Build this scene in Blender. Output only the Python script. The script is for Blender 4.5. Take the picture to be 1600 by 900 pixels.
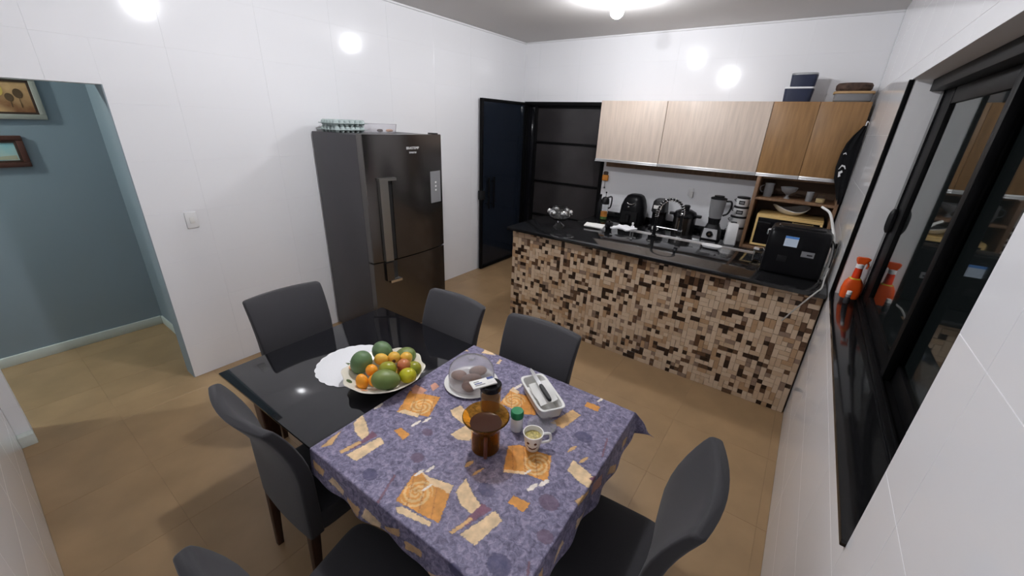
import bpy, bmesh, math, random
import numpy as np
from mathutils import Vector, Matrix, noise

random.seed(7)
for o in list(bpy.data.objects):
    bpy.data.objects.remove(o, do_unlink=True)
scene = bpy.context.scene
C = scene.collection
PI = math.pi

# ------------------------------------------------------------------ camera
CAM = Vector((3.5689, -5.1656, 1.9826))
YAW, PITCH, ROLL, FPX = 0.6135, -0.3936, 0.0413, 622.51
fw = Vector((-math.sin(YAW) * math.cos(PITCH), math.cos(YAW) * math.cos(PITCH), math.sin(PITCH)))
rt = fw.cross(Vector((0, 0, 1))).normalized()
up = rt.cross(fw)
rt, up = math.cos(ROLL) * rt + math.sin(ROLL) * up, -math.sin(ROLL) * rt + math.cos(ROLL) * up
cam_data = bpy.data.cameras.new('camera')
cam = bpy.data.objects.new('camera', cam_data)
C.objects.link(cam)
m = Matrix((rt, up, -fw)).transposed().to_4x4()
m.translation = CAM
cam.matrix_world = m
cam_data.sensor_width = 36.0
cam_data.lens = 36.0 * FPX / 1600.0
cam_data.clip_start = 0.02
scene.camera = cam

# ------------------------------------------------------------------ world (night) and exposure
world = bpy.data.worlds.new('world')
scene.world = world
world.use_nodes = True
world.node_tree.nodes['Background'].inputs[0].default_value = (0.010, 0.012, 0.013, 1)
world.node_tree.nodes['Background'].inputs[1].default_value = 0.6
vs = scene.view_settings
vs.view_transform = 'Standard'
vs.look = 'None'
vs.gamma = 1.0
vs.use_curve_mapping = False
vs.exposure = 0.0
LAMP_KITCHEN = (1.90, -1.42)
LAMP_DINING = (1.95, -3.62)
LAMP_KITCHEN_STRENGTH = 405.0
LAMP_DINING_STRENGTH = 675.0
HALL_STRENGTH = 560.0

# ------------------------------------------------------------------ room sizes
H = 2.987      # ceiling
W = 3.87       # right wall
YF = -5.375    # front wall
DOOR_A, DOOR_B, DOOR_H = -4.453, -5.31, 2.10
WIN_A, WIN_B, WIN_Z0, WIN_Z1 = -2.09, -4.135, 1.055, 2.265
BAR_Y, BAR_X0, BAR_Z = -1.90, 1.26, 1.012
CNT_Z = 0.865

# ------------------------------------------------------------------ materials
MATS = {}
def mat(name, col, rough=0.5, metal=0.0, spec=0.5, noise_amt=0.0, scale=8.0, stretch=None, bump=0.0, bscale=60.0,
        trans=0.0, ior=1.45, emit=None, estr=0.0, sheen=0.0, col2=None, coat=0.0, alpha=1.0):
    m = bpy.data.materials.new(name)
    m.use_nodes = True
    nt = m.node_tree
    b = nt.nodes['Principled BSDF']
    b.inputs['Base Color'].default_value = (*col, 1)
    b.inputs['Roughness'].default_value = rough
    b.inputs['Metallic'].default_value = metal
    b.inputs['Specular IOR Level'].default_value = spec
    b.inputs['IOR'].default_value = ior
    b.inputs['Transmission Weight'].default_value = trans
    b.inputs['Sheen Weight'].default_value = sheen
    b.inputs['Coat Weight'].default_value = coat
    b.inputs['Alpha'].default_value = alpha
    if emit:
        b.inputs['Emission Color'].default_value = (*emit, 1)
        b.inputs['Emission Strength'].default_value = estr
    if noise_amt or bump:
        tc = nt.nodes.new('ShaderNodeTexCoord')
        mp = nt.nodes.new('ShaderNodeMapping')
        nt.links.new(tc.outputs['Object'], mp.inputs[0])
        if stretch:
            mp.inputs['Scale'].default_value = stretch
    if noise_amt:
        nz = nt.nodes.new('ShaderNodeTexNoise')
        nz.inputs['Scale'].default_value = scale
        nz.inputs['Detail'].default_value = 5
        nt.links.new(mp.outputs[0], nz.inputs['Vector'])
        cr = nt.nodes.new('ShaderNodeValToRGB')
        c2 = col2 if col2 else tuple(c * (1 - noise_amt) for c in col)
        cr.color_ramp.elements[0].position = 0.32
        cr.color_ramp.elements[1].position = 0.68
        cr.color_ramp.elements[0].color = (*c2, 1)
        cr.color_ramp.elements[1].color = (*(min(1, c * (1 + noise_amt * 0.4)) for c in col), 1)
        nt.links.new(nz.outputs['Fac'], cr.inputs[0])
        nt.links.new(cr.outputs[0], b.inputs['Base Color'])
    if bump:
        n2 = nt.nodes.new('ShaderNodeTexNoise')
        n2.inputs['Scale'].default_value = bscale
        n2.inputs['Detail'].default_value = 4
        nt.links.new(mp.outputs[0], n2.inputs['Vector'])
        bp = nt.nodes.new('ShaderNodeBump')
        bp.inputs['Strength'].default_value = bump
        bp.inputs['Distance'].default_value = 0.01
        nt.links.new(n2.outputs['Fac'], bp.inputs['Height'])
        nt.links.new(bp.outputs[0], b.inputs['Normal'])
    MATS[name] = m
    return m

mat('wall_tile', (0.85, 0.85, 0.87), 0.10, spec=0.5, bump=0.015, bscale=5)
mat('wall_grout', (0.66, 0.66, 0.68), 0.7)
mat('white_plaster', (0.82, 0.82, 0.83), 0.75, bump=0.05, bscale=90)
mat('ceiling_paint', (0.64, 0.62, 0.605), 0.8, bump=0.03, bscale=40)
mat('hall_blue', (0.235, 0.285, 0.32), 0.55, bump=0.04, bscale=70)
mat('hall_white', (0.62, 0.66, 0.62), 0.5)
mat('floor_tile', (0.345, 0.225, 0.118), 0.36, noise_amt=0.16, scale=3.5, bump=0.01, bscale=12)
mat('floor_grout', (0.275, 0.18, 0.095), 0.8)
mat('granite', (0.012, 0.012, 0.013), 0.09, spec=0.6, noise_amt=0.5, scale=180)
mat('black_glass', (0.006, 0.006, 0.008), 0.045, spec=0.6)
mat('door_glass', (0.010, 0.014, 0.022), 0.14, spec=0.5)
mat('door_panel', (0.030, 0.027, 0.028), 0.20, spec=0.5, noise_amt=0.3, scale=2)
mat('black_alu', (0.003, 0.003, 0.0035), 0.5, spec=0.12)
mat('black_plastic', (0.008, 0.008, 0.009), 0.42, spec=0.3)
mat('black_gloss', (0.006, 0.006, 0.007), 0.22, spec=0.3)
mat('appliance_black', (0.005, 0.005, 0.006), 0.30, spec=0.12)
mat('apron_cloth', (0.006, 0.006, 0.007), 0.85, spec=0.2)
mat('silver_paint', (0.52, 0.52, 0.53), 0.32, metal=0.2)
mat('chair_cloth', (0.023, 0.022, 0.026), 0.75, sheen=0.15, bump=0.12, bscale=350)
mat('chair_leg', (0.042, 0.016, 0.009), 0.4, noise_amt=0.4, scale=10, stretch=(6, 6, 1))
mat('pale_wood', (0.67, 0.555, 0.465), 0.42, noise_amt=0.12, scale=5, stretch=(9, 9, 0.7))
mat('brown_wood', (0.31, 0.168, 0.066), 0.42, noise_amt=0.25, scale=5, stretch=(8, 8, 0.7))
mat('shelf_wood', (0.21, 0.115, 0.06), 0.5, noise_amt=0.25, scale=6, stretch=(8, 8, 0.8))
mat('carcass', (0.10, 0.055, 0.03), 0.6)
mat('alu', (0.70, 0.70, 0.70), 0.32, metal=0.9)
mat('steel', (0.55, 0.55, 0.56), 0.22, metal=1.0)
mat('dark_steel', (0.13, 0.122, 0.118), 0.20, metal=0.95, bump=0.02, bscale=20)
mat('fridge_side', (0.042, 0.039, 0.044), 0.45)
mat('fridge_gap', (0.01, 0.01, 0.01), 0.6)
mat('grip_steel', (0.30, 0.29, 0.27), 0.28, metal=0.9)
mat('panel_grey', (0.22, 0.22, 0.23), 0.3)
mat('logo_white', (0.75, 0.75, 0.75), 0.4)
mat('chrome', (0.8, 0.8, 0.8), 0.08, metal=1.0)
mat('white_plastic', (0.80, 0.80, 0.80), 0.35)
mat('white_ceramic', (0.82, 0.81, 0.78), 0.12)
mat('cream_ceramic', (0.80, 0.75, 0.64), 0.15)
mat('white_cloth', (0.80, 0.80, 0.82), 0.85, bump=0.3, bscale=200)
mat('paper', (0.78, 0.77, 0.74), 0.8)
mat('print_ink', (0.16, 0.15, 0.14), 0.8)
mat('egg_pulp', (0.42, 0.49, 0.48), 0.9, bump=0.25, bscale=200)
mat('navy', (0.010, 0.016, 0.045), 0.4)
mat('bread', (0.085, 0.050, 0.036), 0.8, noise_amt=0.5, scale=40, bump=0.4, bscale=60)
mat('sausage', (0.36, 0.18, 0.105), 0.45, noise_amt=0.35, scale=30)
mat('wood_board', (0.48, 0.30, 0.14), 0.5, noise_amt=0.2, scale=10)
mat('gold', (0.72, 0.50, 0.20), 0.4)
mat('glass', (0.97, 0.98, 0.98), 0.03, trans=1.0, ior=1.45)
mat('thin_glass', (0.96, 0.97, 0.98), 0.05, trans=1.0, ior=1.15)
mat('smoke_plastic', (0.95, 0.94, 0.96), 0.14, trans=0.88, ior=1.15)
mat('jar_grey', (0.42, 0.42, 0.43), 0.25, trans=0.55, ior=1.2)
mat('pane', (0.80, 0.88, 0.84), 0.02, trans=1.0, ior=1.27)
mat('amber', (0.95, 0.50, 0.07), 0.04, trans=0.97, ior=1.22)
mat('tea', (0.040, 0.012, 0.005), 0.15)
mat('brown_powder', (0.33, 0.17, 0.07), 0.9, bump=0.3, bscale=300)
mat('green_cap', (0.012, 0.20, 0.075), 0.35)
mat('broth', (0.55, 0.46, 0.16), 0.3, noise_amt=0.5, scale=120)
mat('orange_plastic', (0.80, 0.10, 0.012), 0.3)
mat('orange_deep', (0.70, 0.045, 0.008), 0.3)
mat('yellow_rim', (0.62, 0.50, 0.03), 0.4)
mat('mango', (0.115, 0.20, 0.085), 0.45, noise_amt=0.2, scale=9, col2=(0.10, 0.165, 0.075))
mat('mango_blush', (0.125, 0.205, 0.050), 0.42, noise_amt=0.2, scale=5, col2=(0.165, 0.185, 0.055))
mat('fruit_orange', (0.86, 0.33, 0.02), 0.38, noise_amt=0.12, scale=12)
mat('fruit_gold', (0.76, 0.37, 0.045), 0.4, noise_amt=0.25, scale=14, col2=(0.62, 0.42, 0.06))
mat('fruit_green', (0.20, 0.26, 0.018), 0.3, noise_amt=0.3, scale=9, col2=(0.30, 0.25, 0.02))
mat('fruit_lime', (0.48, 0.45, 0.015), 0.3, noise_amt=0.2, scale=9)
mat('fruit_red', (0.50, 0.10, 0.055), 0.32, noise_amt=0.35, scale=9, col2=(0.38, 0.18, 0.05))
mat('stalk', (0.09, 0.035, 0.012), 0.8)
mat('leaf_green', (0.09, 0.13, 0.05), 0.6)
mat('peach_paint', (0.80, 0.40, 0.20), 0.4)
mat('blue_ink', (0.05, 0.07, 0.22), 0.6)
mat('sticker_blue', (0.10, 0.30, 0.75), 0.5)
mat('sticker_white', (0.62, 0.72, 0.86), 0.5)
mat('face_brown', (0.10, 0.025, 0.012), 0.5)
mat('sponge_orange', (0.70, 0.28, 0.05), 0.8)
mat('sponge_green', (0.10, 0.20, 0.05), 0.8)
mat('wax', (0.75, 0.58, 0.30), 0.5)
mat('cable_white', (0.75, 0.74, 0.71), 0.45)
mat('cable_grey', (0.42, 0.41, 0.39), 0.5)
mat('frame_light', (0.36, 0.35, 0.30), 0.5, bump=0.2, bscale=80)
mat('frame_dark', (0.05, 0.025, 0.015), 0.5)
mat('frame_red', (0.075, 0.025, 0.016), 0.45)
mat('art_tan', (0.50, 0.30, 0.14), 0.7, noise_amt=0.5, scale=6, col2=(0.20, 0.08, 0.03))
mat('art_dark', (0.10, 0.055, 0.025), 0.7)
mat('art_yellow', (0.62, 0.42, 0.10), 0.7)
mat('art_sea', (0.22, 0.42, 0.44), 0.6, noise_amt=0.35, scale=9, col2=(0.45, 0.55, 0.50))
mat('art_sand', (0.42, 0.40, 0.28), 0.6)
mat('kitchen_bulb', (1, 1, 1), 0.4, emit=(0.955, 0.965, 1.0), estr=LAMP_KITCHEN_STRENGTH)
mat('dining_bulb', (1, 1, 1), 0.4, emit=(0.955, 0.965, 1.0), estr=LAMP_DINING_STRENGTH)
mat('hall_bulb', (1, 1, 1), 0.4, emit=(0.90, 1.0, 0.97), estr=HALL_STRENGTH)
MOSAIC = [mat('mosaic_cream', (0.56, 0.43, 0.31), 0.35), mat('mosaic_beige', (0.48, 0.345, 0.23), 0.35),
          mat('mosaic_tan', (0.40, 0.255, 0.145), 0.35), mat('mosaic_taupe', (0.24, 0.165, 0.12), 0.35),
          mat('mosaic_brown', (0.105, 0.055, 0.030), 0.3), mat('mosaic_dark', (0.026, 0.013, 0.008), 0.3)]
mat('mosaic_mortar', (0.36, 0.26, 0.17), 0.8)

# ------------------------------------------------------------------ mesh helpers
def finish(name, bm, material, parent=None, smooth=True, angle=35, loc=None):
    bmesh.ops.recalc_face_normals(bm, faces=bm.faces[:])
    me = bpy.data.meshes.new(name)
    bm.to_mesh(me)
    bm.free()
    ms = material if isinstance(material, (list, tuple)) else [material]
    for mm in ms:
        me.materials.append(MATS[mm] if isinstance(mm, str) else mm)
    if smooth:
        me.shade_smooth()
        me.set_sharp_from_angle(angle=math.radians(angle))
    o = bpy.data.objects.new(name, me)
    C.objects.link(o)
    if parent is not None:
        o.parent = parent
    if loc is not None:
        o.location = loc
    return o

def tag(o, label, cat, group=None):
    o['label'] = label
    o['category'] = cat
    if group:
        o['group'] = group
    return o

def thing(name, label, cat, loc=(0, 0, 0), rotz=0.0, group=None):
    o = bpy.data.objects.new(name, None)
    o.empty_display_size = 0.05
    C.objects.link(o)
    o.location = loc
    o.rotation_euler = (0, 0, rotz)
    return tag(o, label, cat, group)

def struct(o):
    o['kind'] = 'structure'
    return o

def box(bm, x0, x1, y0, y1, z0, z1, bev=0.0, seg=2, mi=0):
    vs_ = [bm.verts.new((x, y, z)) for x in (x0, x1) for y in (y0, y1) for z in (z0, z1)]
    idx = [(0, 1, 3, 2), (4, 6, 7, 5), (0, 4, 5, 1), (2, 3, 7, 6), (0, 2, 6, 4), (1, 5, 7, 3)]
    fs = [bm.faces.new([vs_[i] for i in f]) for f in idx]
    for f in fs:
        f.material_index = mi
    if bev > 0:
        es = list({e for f in fs for e in f.edges})
        bmesh.ops.bevel(bm, geom=es, offset=bev, segments=seg, affect='EDGES', profile=0.5)
    return fs

def nb():
    return bmesh.new()

def bxo(name, dims, material, parent=None, bev=0.003, seg=2):
    bm = nb()
    box(bm, *dims, bev, seg)
    return finish(name, bm, material, parent)

def loft(bm, rings, cap0=True, cap1=True, mi=0):
    vr = [[bm.verts.new(p) for p in r] for r in rings]
    n = len(vr[0])
    for a, b in zip(vr, vr[1:]):
        for i in range(n):
            f = bm.faces.new((a[i], a[(i + 1) % n], b[(i + 1) % n], b[i]))
            f.material_index = mi
    if cap0:
        bm.faces.new(list(reversed(vr[0]))).material_index = mi
    if cap1:
        bm.faces.new(vr[-1]).material_index = mi

def lathe(bm, prof, seg=28, cx=0, cy=0, cap0=True, cap1=True, fn=None, mi=0):
    rings = []
    for r, z in prof:
        ring = []
        for i in range(seg):
            a = 2 * PI * i / seg
            rr, zz = (r, z) if fn is None else fn(r, z, a)
            ring.append((cx + rr * math.cos(a), cy + rr * math.sin(a), zz))
        rings.append(ring)
    loft(bm, rings, cap0, cap1, mi)

def catmull(pts, n=8):
    P = [Vector(p) for p in pts]
    P = [2 * P[0] - P[1]] + P + [2 * P[-1] - P[-2]]
    out = []
    for i in range(1, len(P) - 2):
        for k in range(n):
            t = k / n
            a, b, c, d = P[i - 1], P[i], P[i + 1], P[i + 2]
            out.append(0.5 * ((2 * b) + (c - a) * t + (2 * a - 5 * b + 4 * c - d) * t * t + (3 * b - a - 3 * c + d) * t ** 3))
    out.append(P[-2])
    return out

def tube(bm, pts, r, seg=8, smooth_n=0, rfn=None, mi=0):
    P = catmull(pts, smooth_n) if smooth_n else [Vector(p) for p in pts]
    rings = []
    n0 = None
    for i, p in enumerate(P):
        t = (P[min(i + 1, len(P) - 1)] - P[max(i - 1, 0)]).normalized()
        if n0 is None:
            n0 = t.orthogonal().normalized()
        n0 = (n0 - t * n0.dot(t)).normalized()
        b = t.cross(n0)
        rr = r if rfn is None else rfn(i / (len(P) - 1))
        rings.append([p + rr * (math.cos(2 * PI * k / seg) * n0 + math.sin(2 * PI * k / seg) * b) for k in range(seg)])
    loft(bm, rings, mi=mi)

def prism(bm, poly, z0, z1, tf=None, mi=0):
    tf = tf or (lambda x, y, z: (x, y, z))
    a = [bm.verts.new(tf(x, y, z0)) for x, y in poly]
    b = [bm.verts.new(tf(x, y, z1)) for x, y in poly]
    n = len(poly)
    fs = [bm.faces.new(list(reversed(a))), bm.faces.new(b)]
    for i in range(n):
        fs.append(bm.faces.new((a[i], a[(i + 1) % n], b[(i + 1) % n], b[i])))
    for f in fs:
        f.material_index = mi

def superellipse(a, b, n=4.0, seg=28):
    out = []
    for i in range(seg):
        t = 2 * PI * i / seg
        c, s = math.cos(t), math.sin(t)
        out.append((a * math.copysign(abs(c) ** (2 / n), c), b * math.copysign(abs(s) ** (2 / n), s)))
    return out

def rounded_block(bm, secs, n=5.0, seg=28):
    """secs: list of (z, half x, half y, centre x, centre y)"""
    loft(bm, [[(cx + x, cy + y, z) for x, y in superellipse(a, b, n, seg)] for z, a, b, cx, cy in secs])

def text_mesh(name, body, size, material, parent, mw):
    cu = bpy.data.curves.new(name, 'FONT')
    cu.body = body
    cu.size = size
    cu.align_x = 'CENTER'
    cu.extrude = 0.0004
    tmp = bpy.data.objects.new(name + '_tmp', cu)
    C.objects.link(tmp)
    dg = bpy.context.evaluated_depsgraph_get()
    me = bpy.data.meshes.new_from_object(tmp.evaluated_get(dg))
    bpy.data.objects.remove(tmp, do_unlink=True)
    me.transform(mw)
    me.materials.clear()
    me.materials.append(MATS[material])
    o = bpy.data.objects.new(name, me)
    C.objects.link(o)
    o.parent = parent
    return o

# ------------------------------------------------------------------ tiles on the surfaces
AX = {'x+': lambda u, v, d, p: (p + d, u, v), 'x-': lambda u, v, d, p: (p - d, u, v),
      'y-': lambda u, v, d, p: (u, p - d, v), 'y+': lambda u, v, d, p: (u, p + d, v),
      'z+': lambda u, v, d, p: (u, v, p + d)}
TILE_CACHE = {}
def subtract(rect, holes):
    rs = [rect]
    for h in holes:
        out = []
        for (a, b, c, d) in rs:
            x0, x1, y0, y1 = max(a, h[0]), min(b, h[1]), max(c, h[2]), min(d, h[3])
            if x0 >= x1 or y0 >= y1:
                out.append((a, b, c, d))
                continue
            if a < x0: out.append((a, x0, c, d))
            if x1 < b: out.append((x1, b, c, d))
            if c < y0: out.append((x0, x1, c, y0))
            if y1 < d: out.append((x0, x1, y1, d))
        rs = out
    return rs

def tiles(parent, axis, plane, us, vs_, holes, material, gap=0.0003, thick=0.0022, cham=0.0007, name='tile'):
    """every tile is an object of its own; alike tiles share mesh data. plane = finished face"""
    f = AX[axis]
    for u0, u1 in zip(us, us[1:]):
        for v0, v1 in zip(vs_, vs_[1:]):
            rs = subtract((u0 + gap, u1 - gap, v0 + gap, v1 - gap), holes)
            rs = [r for r in rs if r[1] - r[0] > 0.012 and r[3] - r[2] > 0.012]
            if not rs:
                continue
            cu, cv = (u0 + u1) / 2, (v0 + v1) / 2
            key = (axis, material, tuple(tuple(round(x, 4) for x in (r[0] - cu, r[1] - cu, r[2] - cv, r[3] - cv)) for r in rs))
            if key not in TILE_CACHE:
                bm = nb()
                for a, b, c, d in key[2]:
                    q = []
                    for dd, ins in ((-thick, 0), (-cham, 0), (0, cham)):
                        q.append([bm.verts.new(f(x, y, dd, 0)) for x, y in ((a + ins, c + ins), (b - ins, c + ins), (b - ins, d - ins), (a + ins, d - ins))])
                    for A, B in zip(q, q[1:]):
                        for i in range(4):
                            bm.faces.new((A[i], A[(i + 1) % 4], B[(i + 1) % 4], B[i]))
                    bm.faces.new(q[2])
                bmesh.ops.recalc_face_normals(bm, faces=bm.faces[:])
                me = bpy.data.meshes.new(name)
                bm.to_mesh(me)
                bm.free()
                # recalc on an open shell may flip: face the room
                nrm = Vector(f(0, 0, 1, 0))
                me.update()
                big = max(me.polygons, key=lambda p: p.area)
                if big.normal.dot(nrm) < 0:
                    me.flip_normals()
                me.materials.append(MATS[material])
                TILE_CACHE[key] = me
            o = bpy.data.objects.new(name, TILE_CACHE[key])
            C.objects.link(o)
            o.parent = parent
            o.location = f(cu, cv, 0, plane)

def grid(a, b, start, step):
    k = math.ceil((a - start) / step + 1e-6)
    out = [a]
    x = start + k * step
    while x < b - 1e-4:
        if x - out[-1] > 0.02:
            out.append(x)
        x += step
    out.append(b)
    return out

def wall_body(name, axis, plane, u0, u1, v0, v1, holes, thick, material):
    """solid wall behind the tiles with its openings left out"""
    bm = nb()
    f = AX[axis]
    for a, b, c, d in subtract((u0, u1, v0, v1), holes):
        p, q = f(a, c, -thick, plane), f(b, d, -0.0012, plane)
        box(bm, min(p[0], q[0]), max(p[0], q[0]), min(p[1], q[1]), max(p[1], q[1]), min(p[2], q[2]), max(p[2], q[2]))
    bmesh.ops.remove_doubles(bm, verts=bm.verts[:], dist=1e-5)
    return struct(finish(name, bm, material, smooth=False))

# ================================================================== THE SETTING
VJ = 2.342
TH = 0.3455
zs = grid(0, H, VJ - 7 * TH, TH)
hole_door = [(DOOR_B, DOOR_A, -0.1, DOOR_H)]
wl = wall_body('wall_left', 'x+', 0, YF - 0.15, 0.15, 0, H, hole_door, 0.15, 'white_plaster')
tiles(wl, 'x+', 0, grid(YF, 0, -2.908, 0.592), zs, hole_door, 'wall_tile')
hole_back = [(0.03, 1.335, -0.1, 2.262)]
wb = wall_body('wall_back', 'y-', 0, 0, W + 0.2, 0, H, hole_back, 0.15, 'white_plaster')
tiles(wb, 'y-', 0, grid(0, W, 2.055, 0.605), zs, hole_back, 'wall_tile')
hole_win = [(WIN_B, WIN_A, WIN_Z0, WIN_Z1)]
wr = wall_body('wall_right', 'x-', W, YF - 0.15, 0.0, 0, H, hole_win, 0.20, 'white_plaster')
tiles(wr, 'x-', W, grid(YF, 0, -1.93, 0.592), zs, hole_win, 'wall_tile')
wf = wall_body('wall_front', 'y+', YF, 0, W, 0, H, [], 0.15, 'white_plaster')
tiles(wf, 'y+', YF, grid(0, W, 2.055, 0.605), zs, [], 'wall_tile')
bm = nb(); box(bm, -0.15, W + 0.2, YF - 0.15, 0.15, H, H + 0.1)
struct(finish('ceiling', bm, 'ceiling_paint', smooth=False))
bm = nb(); box(bm, -1.6, W + 0.2, -7.6, 0.8, -0.12, -0.0012)
fl = struct(finish('floor', bm, 'floor_grout', smooth=False))
tiles(fl, 'z+', 0, grid(-1.28, W, 3.215, 0.605), grid(-7.4, 0, -3.12, 0.605), [(-1.3, -0.15, -4.3, 0.1), (-0.15, 0.0, DOOR_A, 0.1), (-0.15, W + .1, -7.5, YF), (-0.15, 0.0, YF, DOOR_B)],
      'floor_tile', gap=0.0007, cham=0.0008)
# ceiling moulding: slim white bead along the left and back walls
for nm, d in (('trim_1', (0.0, 0.018, YF, 0, H - 0.018, H)), ('trim_2', (0.018, W, -0.018, 0, H - 0.018, H))):
    struct(bxo(nm, d, 'white_plaster', None, 0.004))

# hall beyond the doorway
def plain(name, dims, m_):
    bm = nb(); box(bm, *dims)
    return struct(finish(name, bm, m_, smooth=False))
plain('wall_hall_far', (-1.43, -1.28, -7.4, -4.15, 0, 2.75), 'hall_blue')
plain('wall_hall_end', (-1.28, -0.15, -4.3, -4.15, 0, 2.75), 'hall_blue')
plain('wall_hall_near', (-0.17, -0.15, -7.4, YF - 0.15, 0, 2.75), 'hall_blue')
plain('wall_hall_rear', (-1.43, -0.15, -7.55, -7.4, 0, 2.75), 'hall_blue')
plain('ceiling_hall', (-1.43, -0.15, -7.4, -4.3, 2.75, 2.85), 'ceiling_paint')
bm = nb(); box(bm, -0.158, -0.15, -4.453, -4.3, 0, 2.75); box(bm, -0.158, -0.15, -5.31, -4.453, DOOR_H, 2.75)
struct(finish('wall_hall_side', bm, 'hall_blue', smooth=False))
bm = nb(); box(bm, -0.149, -0.001, DOOR_A - 0.006, DOOR_A, 0, DOOR_H); 
struct(finish('trim_3', bm, 'hall_blue', smooth=False))
struct(bxo('baseboard_hall_far', (-1.28, -1.266, -7.4, -4.314, 0, 0.085), 'hall_white', None, 0.004))
struct(bxo('baseboard_hall_end', (-1.266, -0.16, -4.314, -4.3, 0, 0.085), 'hall_white', None, 0.004))
struct(bxo('baseboard_front', (0.0, 0.06, YF + 0.0, DOOR_B + 0.004, 0, 0.075), 'hall_white', None, 0.004))

# window in the right wall: sill, slim black trim, tracks, two sashes with dark night panes
win = struct(thing('window_1', '', '')); del win['label']; del win['category']
win.location = (W, (WIN_A + WIN_B) / 2, WIN_Z0)
def wpart(name, d, m_, bev=0.002, par=None):
    bm = nb(); ox, oy, oz = win.location
    box(bm, d[0] - ox, d[1] - ox, d[2] - oy, d[3] - oy, d[4] - oz, d[5] - oz, bev)
    return finish(name, bm, m_, par or win)
XG = 4.03
wpart('window_sill', (W - 0.012, W + 0.199, WIN_B, WIN_A, WIN_Z0 - 0.002, WIN_Z0 + 0.02), 'granite', 0.003)
wpart('trim_strip', (W - 0.010, W + 0.012, WIN_A - 0.004, WIN_A + 0.022, WIN_Z0, WIN_Z1), 'black_alu')
wpart('top_track', (3.952, 4.065, WIN_B + 0.001, WIN_A - 0.006, WIN_Z1 - 0.055, WIN_Z1 - 0.002), 'black_alu')
wpart('bottom_track', (3.985, 4.065, WIN_B + 0.001, WIN_A - 0.006, WIN_Z0 + 0.02, WIN_Z0 + 0.035), 'black_alu')
wpart('track_rail', (4.000, 4.006, WIN_B + 0.001, WIN_A - 0.006, WIN_Z0 + 0.035, WIN_Z0 + 0.046), 'black_alu', 0)
def sash(y0, y1, x0, w0, w1):
    s_ = wpart('sash', (x0, x0 + 0.028, y1 - w1, y1, WIN_Z0 + 0.036, WIN_Z1 - 0.056), 'black_alu')
    wpart('stile', (x0, x0 + 0.028, y0, y0 + w0, WIN_Z0 + 0.036, WIN_Z1 - 0.056), 'black_alu', par=s_)
    for z0, z1 in ((WIN_Z0 + 0.036, WIN_Z0 + 0.11), (WIN_Z1 - 0.125, WIN_Z1 - 0.056)):
        wpart('rail', (x0 + 0.002, x0 + 0.026, y0 + w0, y1 - w1, z0, z1), 'black_alu', par=s_)
    wpart('pane', (x0 + 0.011, x0 + 0.017, y0 + w0 - .005, y1 - w1 + .005, WIN_Z0 + 0.10, WIN_Z1 - 0.12), 'pane', 0, par=s_)
    return s_
s1 = sash(-3.20, WIN_A - 0.066, 4.006, 0.055, 0.19)
s2 = sash(WIN_B + 0.003, -3.12, 4.035, 0.06, 0.06)
# fixed strip of glass between the jamb and the first sash
wpart('pane', (3.998, 4.004, WIN_A - 0.070, WIN_A - 0.002, WIN_Z0 + 0.0465, WIN_Z1 - 0.056), 'black_glass', 0)
bm = nb(); ox, oy, oz = win.location
tube(bm, [(3.992 - ox, WIN_A - 0.11 - oy, z - oz) for z in (1.50, 1.53, 1.60, 1.63)], 0.014, 10, 4, lambda t: 0.010 + 0.012 * math.sin(PI * t))
finish('latch', bm, 'black_plastic', win)

# back doorway: black frame, closed panel with two cross bars, and the leaf standing open along the left wall
dr = thing('door_1', '', ''); del dr['label']; del dr['category']; struct(dr); dr.location = (0.68, 0.0, 0)
def dpart(name, d, m_, bev=0.003, par=None, org=None):
    org = org or dr.location
    bm = nb(); box(bm, d[0] - org[0], d[1] - org[0], d[2] - org[1], d[3] - org[1], d[4] - org[2], d[5] - org[2], bev)
    return finish(name, bm, m_, par or dr)
dpart('frame_head', (0.03, 1.335, -0.012, 0.10, 2.215, 2.262), 'black_alu')
dpart('frame_jamb', (0.03, 0.075, -0.012, 0.10, 0, 2.215), 'black_alu')
dpart('frame_jamb', (1.285, 1.335, -0.012, 0.10, 0, 2.215), 'black_alu')
dpart('stile', (0.19, 0.235, 0.02, 0.07, 0, 2.215), 'black_alu')
dpart('stile', (0.075, 0.19, 0.035, 0.06, 0, 2.215), 'black_glass')
for z0, z1 in ((0, 0.10), (0.68, 0.715), (1.18, 1.21), (1.72, 1.75), (2.185, 2.215)):
    dpart('cross_bar', (0.235, 1.285, 0.02, 0.07, z0, z1), 'black_alu')
for z0, z1 in ((0.10, 0.68), (0.715, 1.18), (1.21, 1.72), (1.75, 2.185)):
    dpart('pane', (0.235, 1.285, 0.04, 0.05, z0, z1), 'door_panel', 0)
lf = thing('door_2', '', ''); del lf['label']; del lf['category']; struct(lf); lf.location = (0.05, -0.5, 0)
L = lf.location
dpart('pane', (0.043, 0.057, -0.965, -0.065, 0.055, 2.215), 'door_glass', 0, lf, L)
for d in ((0.03, 0.07, -1.0, -0.965, 0.01, 2.25), (0.03, 0.07, -0.065, -0.03, 0.01, 2.25)):
    dpart('stile', d, 'black_alu', 0.003, lf, L)
for d in ((0.03, 0.07, -0.965, -0.065, 0.01, 0.055), (0.03, 0.07, -0.965, -0.065, 2.215, 2.25)):
    dpart('rail', d, 'black_alu', 0.003, lf, L)
for yy in (-0.88, -0.77):
    bm = nb()
    tube(bm, [(0.10 - L[0], yy - L[1], 0.87), (0.10 - L[0], yy - L[1], 1.29)], 0.013, 10)
    for zz in (0.93, 1.23):
        tube(bm, [(0.055 - L[0], yy - L[1], zz), (0.10 - L[0], yy - L[1], zz)], 0.008, 8)
    finish('pull_handle', bm, 'black_alu', lf)
dpart('lock', (0.02, 0.085, -1.012, -0.94, 1.0, 1.12), 'black_plastic', 0.006, lf, L)

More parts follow.
